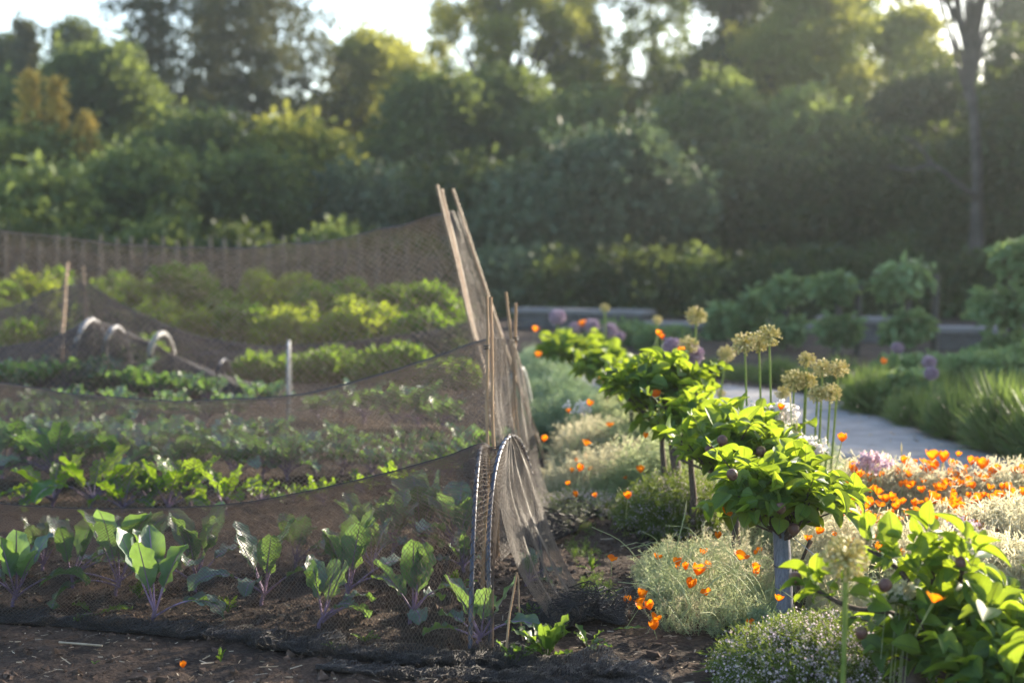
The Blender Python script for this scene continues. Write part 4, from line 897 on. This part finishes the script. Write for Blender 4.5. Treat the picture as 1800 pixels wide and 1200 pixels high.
cover('feathery_foliage','grey-green feathery growth along the path side of fruit row',[(1.0,6.3),(1.6,6.2),(2.0,7.8),(1.7,11),(1.3,12),(.9,9)],3800,.12,.30,'feather',10,(.1,0),.1,.9,1.1,spread=.3)
cover('feathery_foliage','silvery feathery growth left of the fruit row',[(.10,9.6),(.62,9.2),(.7,12),(.45,16),(.10,16),(.05,12)],3000,.18,.38,'silver',11,(0,0),.1,.9,1.2,spread=.4)
cover('feathery_foliage','green feathery growth below the third fruit tree',[(.55,7.6),(1.1,7.4),(1.15,10),(.9,12),(.55,10)],2400,.2,.42,'feather',12,(0,0),0,.6,1.1,spread=.4)
cover('feathery_foliage','sparse low seedlings on the soil strip by the net',[g_(985,930),g_(1010,1000),g_(1080,1000),g_(1060,930),g_(1010,905)],130,.03,.08,'weed',13,(0,0),0,1,2,spread=.6)
cover('feathery_foliage','sparse seedlings at the foot of the tan net end',[g_(1010,1040),g_(1060,1075),g_(1085,1050),g_(1050,1015)],60,.04,.09,'weed',14,(0,0),0,1,2,spread=.6)
# flowering thyme
def thyme(label,c,rx,ry,h,n,flower=True,dark=False,name='thyme_bush',cat='herb bush'):
    c=np.array([c[0],c[1],0]); t_=thing(name,label,cat,c,None); d=rdir(n,.05,1); p0=c+d*[rx*.25,ry*.25,0]; 
    L_=h*rng.uniform(.8,1.1,n); X,Y,Z=frames(d*[rx/h,ry/h,1],rdir(n),L_*.85,L_*np.linalg.norm(d*[rx/h,ry/h,1],axis=1)*.95,L_*.85)
    mb=MB(); k=np.arange(n)%5
    for s_ in range(5): m_=k==s_; mb.inst(SPRIGS[s_],p0[m_],X[m_],Z[m_],Y[m_],rng.uniform(0,1,m_.sum()))
    mb.build('foliage',M['thyme'],t_)
    if flower:
        mb=MB(); q=p0+Y; m_=n
        for k in range(16):
            sh=rng.uniform(-.30,.06,(n,1)); qq=q+Y*sh+rng.normal(0,.006,(n,3)); e=rdir(n); X2,Y2,Z2=frames(e,rdir(n),rng.uniform(.004,.0075,n)*(1 if not dark else .8)); sel=rng.uniform(size=n)<.75
            mb.inst(QUADL,qq[sel],X2[sel],Y2[sel],Z2[sel],rng.uniform(0,1,sel.sum()))
        mb.build('flowers',M['thymef'],t_)
    return t_
cT=G(1465,1215); thyme('pinkish-white flowering thyme mound at the bottom by the post',(cT[0],cT[1]+.12),.30,.26,.20,1300)
cT=G(1560,1190); thyme('green thyme clump half behind the closest fruit tree',(cT[0]+.05,cT[1]+.1),.26,.25,.16,900)
cT=G(1205,945); thyme('dark bushy thyme with dull flower tips under the fruit row',(cT[0],cT[1]+.25),.26,.3,.27,900,True,True)
cT=G(1070,905); thyme('brownish heathery clump beside the soil strip',(cT[0]-.1,cT[1]+.15),.28,.2,.10,420,True,True,'heather_clump')
# white and pink flower clumps
def fclump(label,px,py,Y,wpx,hpx,n,mat,sz=.02,name='flower_clump',by=None):
    c=P(px,py,Y); t_=thing(name,label,'flower clump',[c[0],c[1],0],'pale flower clumps'); mb=MB(); rx=wpx/2*Y/FP; rz=hpx/2*Y/FP
    p,d=blob_points(c,rx,rx*.6,rz,n,.3)
    for k in range(7):
        a=rdir(len(p)); X,Yv,Z=frames(a,rdir(len(p)),sz*rng.uniform(.5,1,len(p))); mb.inst(QUADL,p+rng.normal(0,sz*.4,p.shape),X,Yv,Z,rng.uniform(0,1,len(p)))
    mb.build('blossom',M[mat],t_); st=MB()
    for q in p[::3]: add_tube(st,[[q[0]-.02,q[1],max(0,c[2]-.3)],q],.0015,3)
    st.build('stems',M['pstem'],t_)
for a in [('white frothy blossom above the path side leaves',1375,725,6.3,55,40,40,'white'),('white blossom spray right of the allium stems',1420,785,6.0,70,30,40,'white'),('white blossom specks behind second tree crown',1325,722,6.6,40,25,22,'white'),('pinkish blossom clump at the left end of the poppies',1535,812,6.4,70,35,46,'pink'),
 ('lilac-white blossom in the middle of the poppy bed',1688,922,5.6,50,22,26,'pink'),('round lilac-white blossom right of the middle one',1728,946,5.5,30,30,24,'pink'),('lilac-white blossom under the poppy drift',1700,970,5.4,26,26,18,'pink'),('small white blossom tuft at top of feathery mound',1020,715,8.4,50,24,22,'white'),
 ('cream blossom spray in the closest tree',1580,1045,4.05,60,40,30,'cream'),('lilac-white blossom behind the closest tree',1660,990,5.2,30,40,22,'pink'),('dry brown blossom tuft under the path side leaves',1385,770,6.1,50,40,30,'cream')]: fclump(*a)

# ------------------------------------------------------------------ weeds, seedlings, small things on the soil
def rosette(label,px,py,r,n,mat='weed',h=.5,name='weed_rosette',cat='weed'):
    c=G(px,py); c[2]=gz(c[0],c[1]); t_=thing(name,label,cat,c,None); mb=MB(); 
    for k in range(n):
        az=k*2.4+random.uniform(-.3,.3); big_leaf(mb,M[mat],c+[0,0,.005],az,random.uniform(.3,1.1)*h+.15,r*.25,r*random.uniform(.55,.9),r*random.uniform(.22,.34),random.uniform(.3,.9),.3,r*.06,random.uniform(.2,.9),0,nx=5,ny=9,pr=.0016)
    mb.build('leaves',M[mat],t_)
rosette('jagged green weed in front of the net hem',962,1160,.16,15,h=1.0); rosette('smaller leafy weed left of the jagged one',905,1170,.10,8,h=.9); rosette('leafy weed right of the jagged one at the hem end',1035,1140,.09,7,h=.9)
rosette('bright seedling on bare soil in front of the net roll',388,1168,.045,4,h=1.6); rosette('tiny seedling at lower left on bare soil',166,1172,.02,4); rosette('pale-leaved seedling under the kale right of centre',400,1075,.07,6,h=1.3); rosette('yellowish weed between kale plants at left',245,1052,.08,8,h=1.2)
rosette('flat green leaves on soil left of the round-leaved kale',165,1085,.15,4,h=.3); rosette('grassy weed tuft behind the short folded kale',800,1050,.10,8,h=1.5); rosette('small weed between front kales',640,1130,.06,6,h=1.0); rosette('low weed left of the near hoop foot',590,1150,.05,5)
rosette('low green weed at hoop base behind kale',930,1090,.07,7,h=1.2); rosette('small weed by the stones of the soil strip',1040,1010,.06,7,h=1.2)
mb=MB(); big_leaf(mb,M['weed'],G(1078,1108)+[0,0,.006],.0,.12,.01,.11,.028,.2,.2,.004,.5,nx=5,ny=9,pr=.001); o=mb.build('fallen_leaf',M['weed']); tag(o,'single green leaf lying flat on the dark soil','leaf')
mb=MB(); big_leaf(mb,M['fruit'],G(1255,1150)+[0,0,.006],.3,.2,.01,.06,.03,.2,.5,.004,.5,nx=5,ny=9,pr=.001); o=mb.build('fallen_leaf',M['fruit']); tag(o,'dark reddish dead leaf on the soil near the post','leaf')
o=petal_cup(.1,3); q=MB(); q.add(np.concatenate(o.V)*[.022,.022,.022]+(G(322,1178)+[0,0,.01]),np.concatenate(o.F4),.4); ob=q.build('fallen_petal',M['petal']); tag(ob,'crumpled orange petal lying on soil in the foreground','petal')
mb=MB(); add_tube(mb,[G(104,1138)+[0,0,.02],G(180,1144)+[0,0,.02]],.004,5); o=mb.build('dry_twig',M['straw']); tag(o,'pale dry twig lying below the net roll at left','twig')

# ------------------------------------------------------------------ across the path
def grass_mound(label,px,by,ty,wpx,n=900,mat='grass'):
    ty=ty+random.uniform(-4,22)
    c=G(px,by); Y=c[1]+.35; h=P(px,ty,Y)[2]; rx=wpx/2*Y/FP; c=np.array([px and P(px,600,Y)[0],Y,0.])
    t_=thing('grass_mound',label,'ornamental grass',c,'grass mounds across the path'); d=rdir(n,.12,1); p0=c+np.stack([rng.normal(0,rx*.12,n),rng.normal(0,.08,n),0*d[:,0]],1)
    dd=d*[rx/h*.95,.9,1]; X,Yv,Z=frames(dd,rdir(n),h*rng.uniform(.7,1.3,n)*1.1,h*rng.uniform(.55,1.05,n)*np.linalg.norm(dd,axis=1),h*.6); mb=MB(); mb.inst(BLADE,p0,X,Yv,Z,rng.uniform(0,1,n))
    mb.build('blades',M[mat],t_)
    return t_
gm_=[(1535,738,628,150,'dark, left of the lilac pair'),(1475,700,610,120,'dim, nearest the wall on the left'),(1420,690,618,110,'behind the allium cluster'),(1610,760,650,120,'below the lilac pair'),(1680,785,640,130,'bright, right of the lilac pair'),(1760,812,630,150,'brightest, at right path edge'),(1840,840,640,140,'cut by the right photo edge'),
 (1720,740,622,130,'back, under the rightmost espalier'),(1640,730,625,120,'back, between the espaliers'),(1800,760,630,140,'back, at right edge'),(1370,680,620,110,'faint, behind allium trio'),(1310,672,622,100,'faint, left of the allium trio'),(1255,668,625,90,'faint, at the path end'),(1570,700,618,120,'back, under third espalier')]
for px,by,ty,wp,tx in gm_: grass_mound('soft green grass mound across the path, '+tx,px,by,ty,wp,1300)
for px,Y,ty,wp,tx in [(1610,14,630,130,'under the mop-like clipped tree'),(1700,13.5,628,130,'left of the last clipped tree'),(1790,12.8,615,130,'under the last clipped tree'),(1590,11.6,660,90,'grey-leaved, by the lilac pair'),(1170,19,585,110,'before the low wall, left'),(1090,20,575,110,'before the higher wall')]:
    bush('soft low green clump across the path, '+tx,px,Y,ty,wp,'esp',.09,1.1,name='leafy_clump',cat='leafy clump',grp='low clumps across the path')
# clipped two-tier trees
def espalier(label,px,Y,tiers,by,postdx=0,dens=1):
    c=np.array([P(px,600,Y)[0],Y,0]); t_=thing('clipped_tree',label,'clipped tree',c,'clipped tiered trees before the wood'); mb=MB()
    for (ty,by_,wp,dx) in tiers:
        a=P(px+dx,ty,Y); b_=P(px+dx,by_,Y); cz=(a[2]+b_[2])/2; rz=(a[2]-b_[2])/2; rx=wp/2*Y/FP*.74; rz*=.70
        for k in range(9):
            q=np.array([a[0]+random.uniform(-.6,.6)*rx,Y+random.uniform(-.4,.4)*rx,cz+random.uniform(-.35,.35)*rz]); p,d=blob_points(q,rx*.45,rx*.45,rz*.7,int(85*dens),.2); fill(mb,[LEAFS],p+rng.normal(0,.05,p.shape),.15*rng.uniform(.6,1.2,len(p)),rng.uniform(0,.6,len(p))+random.uniform(0,.4),0,d*.5+rdir(len(p))*.6+[0,0,-.5])
    mb.build('crown',M['esp'],t_)
    tb=MB(); top=P(px,tiers[0][0]+20,Y); add_tube(tb,curve([c,[c[0]+.03,Y,top[2]*.5],top],8),np.linspace(.06,.03,8),7); tb.build('trunk',M['tbark'],t_)
    if postdx: 
        pb=MB(); x=P(px+postdx,600,Y)[0]; add_tube(pb,[[x,Y+.1,0],[x,Y+.1,P(px,tiers[0][0]+25,Y)[2]]],.045,7); o=pb.build('support_post',M['tie']); tag(o,'dark upright post beside '+label.split(',')[0],'post')
espalier('small clipped tree far left, rounded single tier',1268,21,[(536,572,70,0),(575,600,60,0)],610)
espalier('clipped tree with narrow double tier, second from left',1318,20,[(520,556,62,0),(560,595,60,0)],612)
espalier('clipped tree with pointed shoots, third from left',1378,19,[(482,530,84,0),(562,592,70,4)],615)
espalier('clipped tree with two round tiers, fourth from left',1470,18,[(478,526,92,0),(556,592,90,4)],622,40)
espalier('largest clipped tree with mop-like top tier and post',1592,16.5,[(458,520,125,0),(550,600,105,6)],632,55)
espalier('clipped tree cut by the right photo edge, three tiers',1775,14.5,[(420,478,130,20),(505,560,135,-10),(590,640,110,-10)],650)
# stone walls
def wall(label,x0,x1,Y0,Y1,ty0,ty1,cap=True,courses=4):
    a=P(x0,ty0,Y0); b_=P(x1,ty1,Y1); t_=thing('stone_wall',label,'wall',[(a[0]+b_[0])/2,(Y0+Y1)/2,0],'low stone walls'); d=(b_-a)*[1,1,0]; L_=np.linalg.norm(d); d/=L_; nn=np.array([-d[1],d[0],0]); mb=MB(); hz=min(a[2],b_[2])
    rr=random.Random(int(x0)); z=0
    for r_ in range(courses):
        z1=hz*(r_+1)/courses; s_=0
        while s_<L_-.05:
            l=min(rr.uniform(.35,.8),L_-s_); g0=.012; o_=rr.uniform(0,.03); A_=a*[1,1,0]+d*(s_+g0); B_=a*[1,1,0]+d*(s_+l-g0); zz0,zz1=z+.01,z1-.008
            v=np.array([A_-nn*o_+[0,0,zz0],B_-nn*o_+[0,0,zz0],B_+nn*.4+[0,0,zz0],A_+nn*.4+[0,0,zz0],A_-nn*o_+[0,0,zz1],B_-nn*o_+[0,0,zz1],B_+nn*.4+[0,0,zz1],A_+nn*.4+[0,0,zz1]])
            mb.add(v,np.array([[0,1,5,4],[1,2,6,5],[2,3,7,6],[3,0,4,7],[4,5,6,7],[0,3,2,1]])); s_+=l
        z=z1
    mb.build('masonry',M['stone'],t_,False)
    if cap:
        mb=MB(); A_=a*[1,1,0]-d*.05-nn*.06; B_=b_*[1,1,0]+d*.05-nn*.06; A2_=A_+nn*.55; B2_=B_+nn*.55
        v=np.array([q+[0,0,zq] for zq in (hz,hz+.07) for q in (A_,B_,B2_,A2_)]); mb.add(v,np.array([[0,1,5,4],[1,2,6,5],[2,3,7,6],[3,0,4,7],[4,5,6,7],[0,3,2,1]])); mb.build('coping',M['cap'],t_,False)
wall('higher stone wall with pale coping behind the left beds',905,1130,24,23,549,546)
wall('low stone wall continuing right behind the allium heads',1128,1420,22.5,21.5,574,572)
wall('stone wall with light coping behind the clipped trees',1440,1570,20.5,20.2,566,566)
wall('stone wall stretch at right behind the last clipped tree',1640,1900,19,18.5,584,584)
# ------------------------------------------------------------------ trees
def tree(label,px,Y,ty,wpx,mat,by=None,kind='round',dens=1.0,csz=.5,trunk=.16,holes=0,name='tree',cat='tree',grp='trees of the wood behind the garden',zb=None,lean=0,tight=.5,forks=None):
    top=P(px,ty,Y); X0=top[0]; h=top[2]; rx=wpx/2*Y/FP; c=np.array([X0,Y,0.]); t_=thing(name,label,cat,c,grp)
    airy=dens<.35
    zb=h*.22 if zb is None else zb; fol=MB(); tr=MB(); rs=random.Random(int(px*7+Y)); limbs=[]
    if kind=='round':
        nb=int(14+rx*5*dens)*(6 if airy else 1); 
        for k in range(nb):
            u=rs.random(); z=zb+(h-zb)*(.08+.92*u); wz=math.sin(math.pi*min(1,.16+.80*((z-zb)/(h-zb))))**.7
            a=rs.uniform(0,6.28); rr_=rx*wz*math.sqrt(rs.random())*.85; br=rx*rs.uniform(.20,.38)*(.34 if airy else 1)
            q=np.array([X0+math.cos(a)*rr_,Y+math.sin(a)*rr_*.8,min(z,h-br*.6)]); limbs.append(q)
            n=int(44*dens*(2.6 if airy else 1)*(br/csz*.5)**2*4.2)+(3 if airy else 6)
            p,d=blob_points(q,br*1.12,br*1.12,br*.95,n,tight*.6); p=p+rng.normal(0,csz*.3,p.shape); ot=rng.uniform(size=len(p))<.10; p[ot]+=d[ot]*br*rng.uniform(.1,.5,(ot.sum(),1)); fill(fol,CLUMPF,p,csz*rng.uniform(.5,1.25,len(p)),np.clip(rng.uniform(.1,.9,len(p))*.5+rs.uniform(0,.5),0,1))
    elif kind=='conifer':
        nl=int((h-zb)/.78)
        for k in range(nl):
            z=zb+(h-zb)*k/nl; f=1-(z-zb)/(h-zb); R_=rx*(.25+.75*f)*rs.uniform(.8,1.1); nbz=6
            for b_ in range(nbz):
                a=b_*6.28/nbz+rs.uniform(-.4,.4)+k; L_=R_*rs.uniform(.6,1.1); m_=int(5+L_*4*dens)
                s_=np.linspace(.15,1,m_); p=np.stack([X0+math.cos(a)*L_*s_,Y+math.sin(a)*L_*s_,z+.2*s_-.55*L_*.5*s_**2],1)
                fill(fol,CLUMPF,p+rng.normal(0,.10,p.shape),csz*rng.uniform(.6,1.2,m_)*(1.15-.4*s_),rng.uniform(.1,.8,m_)); 
                if b_%2==0: add_tube(tr,[[X0,Y,z],p[-1]],[.035,.012],4)
    elif kind=='spire':
        n=int(150*dens); u=rng.uniform(0,1,n); a=rng.uniform(0,6.28,n); R_=rx*(1-u)**.6*rng.uniform(.3,1,n); p=np.stack([X0+np.cos(a)*R_,Y+np.sin(a)*R_,zb+(h-zb)*u],1); fill(fol,CLUMPS,p,csz*rng.uniform(.5,1,n),rng.uniform(0,1,n))
    fol.build('crown',M[mat],t_)
    tp=c+[lean,0,h*.86]; tpts=curve([c,c+[lean*.25+.1,0,h*.3],c+[lean*.6-.05,0,h*.6],tp],12); add_tube(tr,tpts,np.linspace(trunk,trunk*.25,12),8)
    for q in limbs[::2]:
        i=int(np.clip((q[2]/h)*9-1,1,9)); add_tube(tr,curve([tpts[i],(tpts[i]+q)/2+[0,0,.1],q],6),np.linspace(trunk*.38,trunk*.1,6),5)
    if forks:
        for pth,r0 in forks: pp=curve([P(*a) for a in pth],12); add_tube(tr,pp,np.linspace(r0,r0*.35,12),7)
    tr.build('trunk',M['tbark'],t_); return t_
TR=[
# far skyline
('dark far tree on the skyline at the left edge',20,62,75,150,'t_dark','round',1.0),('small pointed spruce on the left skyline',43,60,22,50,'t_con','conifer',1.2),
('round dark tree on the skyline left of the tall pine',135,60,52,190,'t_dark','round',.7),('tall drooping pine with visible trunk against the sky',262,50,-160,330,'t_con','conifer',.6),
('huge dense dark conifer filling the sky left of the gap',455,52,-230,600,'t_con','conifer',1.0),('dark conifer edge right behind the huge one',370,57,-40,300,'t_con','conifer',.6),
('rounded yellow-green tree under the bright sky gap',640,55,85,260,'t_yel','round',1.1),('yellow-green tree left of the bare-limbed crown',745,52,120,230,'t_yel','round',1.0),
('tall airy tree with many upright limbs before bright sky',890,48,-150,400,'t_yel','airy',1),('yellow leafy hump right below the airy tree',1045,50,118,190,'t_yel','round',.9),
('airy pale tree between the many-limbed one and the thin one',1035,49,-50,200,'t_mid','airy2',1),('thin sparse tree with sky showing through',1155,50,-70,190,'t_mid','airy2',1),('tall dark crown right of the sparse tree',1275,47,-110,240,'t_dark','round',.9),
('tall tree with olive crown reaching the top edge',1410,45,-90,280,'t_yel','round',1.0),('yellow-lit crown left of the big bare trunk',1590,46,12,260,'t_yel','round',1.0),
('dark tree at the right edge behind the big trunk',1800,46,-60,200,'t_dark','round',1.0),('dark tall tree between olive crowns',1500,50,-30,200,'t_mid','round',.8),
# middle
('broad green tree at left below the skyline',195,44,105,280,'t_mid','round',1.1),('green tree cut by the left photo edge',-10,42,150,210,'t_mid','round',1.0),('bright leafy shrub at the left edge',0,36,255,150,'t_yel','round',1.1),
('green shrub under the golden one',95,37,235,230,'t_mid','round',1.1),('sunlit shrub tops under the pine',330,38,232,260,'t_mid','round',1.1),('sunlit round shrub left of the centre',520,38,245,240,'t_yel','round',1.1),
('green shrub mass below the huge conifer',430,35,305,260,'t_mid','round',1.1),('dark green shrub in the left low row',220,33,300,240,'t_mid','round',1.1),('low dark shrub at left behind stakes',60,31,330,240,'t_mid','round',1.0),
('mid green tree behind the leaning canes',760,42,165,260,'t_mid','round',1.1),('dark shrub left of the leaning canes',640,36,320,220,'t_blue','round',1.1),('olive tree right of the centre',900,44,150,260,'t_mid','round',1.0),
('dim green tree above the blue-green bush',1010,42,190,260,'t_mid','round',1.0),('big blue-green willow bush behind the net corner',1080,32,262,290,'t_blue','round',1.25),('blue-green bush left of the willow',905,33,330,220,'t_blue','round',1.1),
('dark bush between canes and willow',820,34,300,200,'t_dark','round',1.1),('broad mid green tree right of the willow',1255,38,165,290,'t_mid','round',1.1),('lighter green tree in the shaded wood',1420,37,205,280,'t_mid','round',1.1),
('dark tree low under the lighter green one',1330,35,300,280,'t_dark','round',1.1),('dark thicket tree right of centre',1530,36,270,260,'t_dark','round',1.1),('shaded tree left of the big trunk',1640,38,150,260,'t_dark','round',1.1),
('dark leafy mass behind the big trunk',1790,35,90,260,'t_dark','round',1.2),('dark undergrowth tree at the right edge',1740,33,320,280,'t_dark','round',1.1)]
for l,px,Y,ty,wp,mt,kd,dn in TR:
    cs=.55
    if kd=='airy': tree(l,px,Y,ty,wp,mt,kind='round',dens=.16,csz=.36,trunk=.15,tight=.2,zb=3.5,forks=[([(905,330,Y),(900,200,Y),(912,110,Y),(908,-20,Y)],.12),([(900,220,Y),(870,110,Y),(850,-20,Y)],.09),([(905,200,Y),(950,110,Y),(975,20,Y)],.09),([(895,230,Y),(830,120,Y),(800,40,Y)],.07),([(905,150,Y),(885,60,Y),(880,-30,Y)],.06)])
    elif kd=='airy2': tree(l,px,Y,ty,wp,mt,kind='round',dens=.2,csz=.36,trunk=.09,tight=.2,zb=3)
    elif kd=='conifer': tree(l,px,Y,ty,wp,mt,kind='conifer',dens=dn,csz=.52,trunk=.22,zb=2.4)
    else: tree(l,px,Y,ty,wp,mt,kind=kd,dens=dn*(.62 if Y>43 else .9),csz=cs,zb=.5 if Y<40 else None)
tree('big bare-trunked tree forking near the top right corner',1715,30.5,-150,260,'t_dark',dens=.12,csz=.45,trunk=.08,zb=7.0,tight=.3,forks=[([(1728,600,30.5),(1720,420,30.5),(1716,250,30.5),(1704,140,30.5),(1690,50,30.5),(1636,-40,30.5)],.15),([(1705,140,30.6),(1714,40,30.6),(1730,-60,30.6)],.09),([(1690,50,30.5),(1680,-10,30.5),(1682,-70,30.5)],.09),([(1718,350,30.4),(1680,320,30.1),(1640,290,30),(1600,300,29.9),(1560,292,29.9)],.07),([(1640,290,30),(1612,255,30),(1585,240,29.9)],.05)])
for l,px,ty,wp in [('golden leafy spire shrub, larger of two at left',52,130,36),('golden leafy spire shrub, smaller of two at left',98,148,28),('reddish tipped shrub right of the golden pair',150,205,26)]: tree(l,px,36.5,ty,wp,'t_gold',kind='spire',dens=1,csz=.3,trunk=.05,zb=3.2,grp='golden spire shrubs')
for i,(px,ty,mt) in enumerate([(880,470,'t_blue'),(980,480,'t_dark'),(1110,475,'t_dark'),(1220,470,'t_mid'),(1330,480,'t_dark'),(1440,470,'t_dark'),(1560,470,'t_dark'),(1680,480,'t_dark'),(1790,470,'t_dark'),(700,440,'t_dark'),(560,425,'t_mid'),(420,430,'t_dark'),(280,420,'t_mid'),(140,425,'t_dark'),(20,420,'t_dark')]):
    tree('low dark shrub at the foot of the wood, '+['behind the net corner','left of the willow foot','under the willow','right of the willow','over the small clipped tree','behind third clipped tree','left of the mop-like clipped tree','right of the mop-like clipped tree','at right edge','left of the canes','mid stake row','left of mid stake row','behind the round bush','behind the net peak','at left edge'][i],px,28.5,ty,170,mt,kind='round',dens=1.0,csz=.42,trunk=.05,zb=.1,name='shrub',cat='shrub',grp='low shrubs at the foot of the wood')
# far-off wood filling behind
mb=MB(); n=9000; x=rng.uniform(-36,36,n); y=rng.uniform(62,72,n); hm=np.array([4.6+1.6*mn.noise(Vector((a*.12,3,0)))+1.0*mn.noise(Vector((a*.5,9,0))) for a in x]); z=hm*rng.uniform(0,1,n)**.6
fill(mb,CLUMPS,np.stack([x,y,z],1),.95*rng.uniform(.6,1.2,n),rng.uniform(.1,.7,n))
o=mb.build('far_wood',M['t_dark']); tag(o,'far-off wood seen as one dark mass between the trees','wood',kind='stuff')
mb=MB(); n=5000; x=rng.uniform(-26,26,n); y=rng.uniform(26.5,60,n); fill(mb,CLUMPF,np.stack([x,y,rng.uniform(0,.25,n)],1),.5*rng.uniform(.6,1.2,n),rng.uniform(.0,.6,n))
o=mb.build('undergrowth',M['t_dark']); tag(o,'dark low undergrowth on the wood floor','undergrowth',kind='stuff')
# shade trees standing right of the garden, beyond the frame: they shade the path and grasses
for i in range(6):
    x=14.6-.27*i*2.2; y=20.5+i*2.2
    tree('dense tree standing right of the garden outside the photo',900+x/y*FP,y,P(0,0,y)[2]*0+430-(5.7-1.4)*FP/y+170*0,3.6*FP/y,'t_dark',kind='round',dens=1.0,csz=.6,zb=.3,grp='shade trees right of the garden')
# ------------------------------------------------------------------ haze
HAZE=0.0008
if HAZE:
    mb=MB(); v=np.array([[x,y,z] for z in (-1.5,15.5) for x,y in ((-60,-6),(60,-6),(60,90),(-60,90))]); mb.add(v,np.array([[0,3,2,1],[4,5,6,7],[0,1,5,4],[1,2,6,5],[2,3,7,6],[3,0,4,7]]))
    m,nt,out=newmat('haze_air'); pv=nt.nodes.new('ShaderNodeVolumePrincipled'); pv.inputs['Color'].default_value=(.80,.90,.94,1); pv.inputs['Density'].default_value=HAZE; pv.inputs['Anisotropy'].default_value=.55
    nt.links.new(pv.outputs[0],out.inputs['Volume']); o=mb.build('haze',m,smooth=False); tag(o,'thin warm evening haze in the air over the whole garden','haze',kind='stuff')
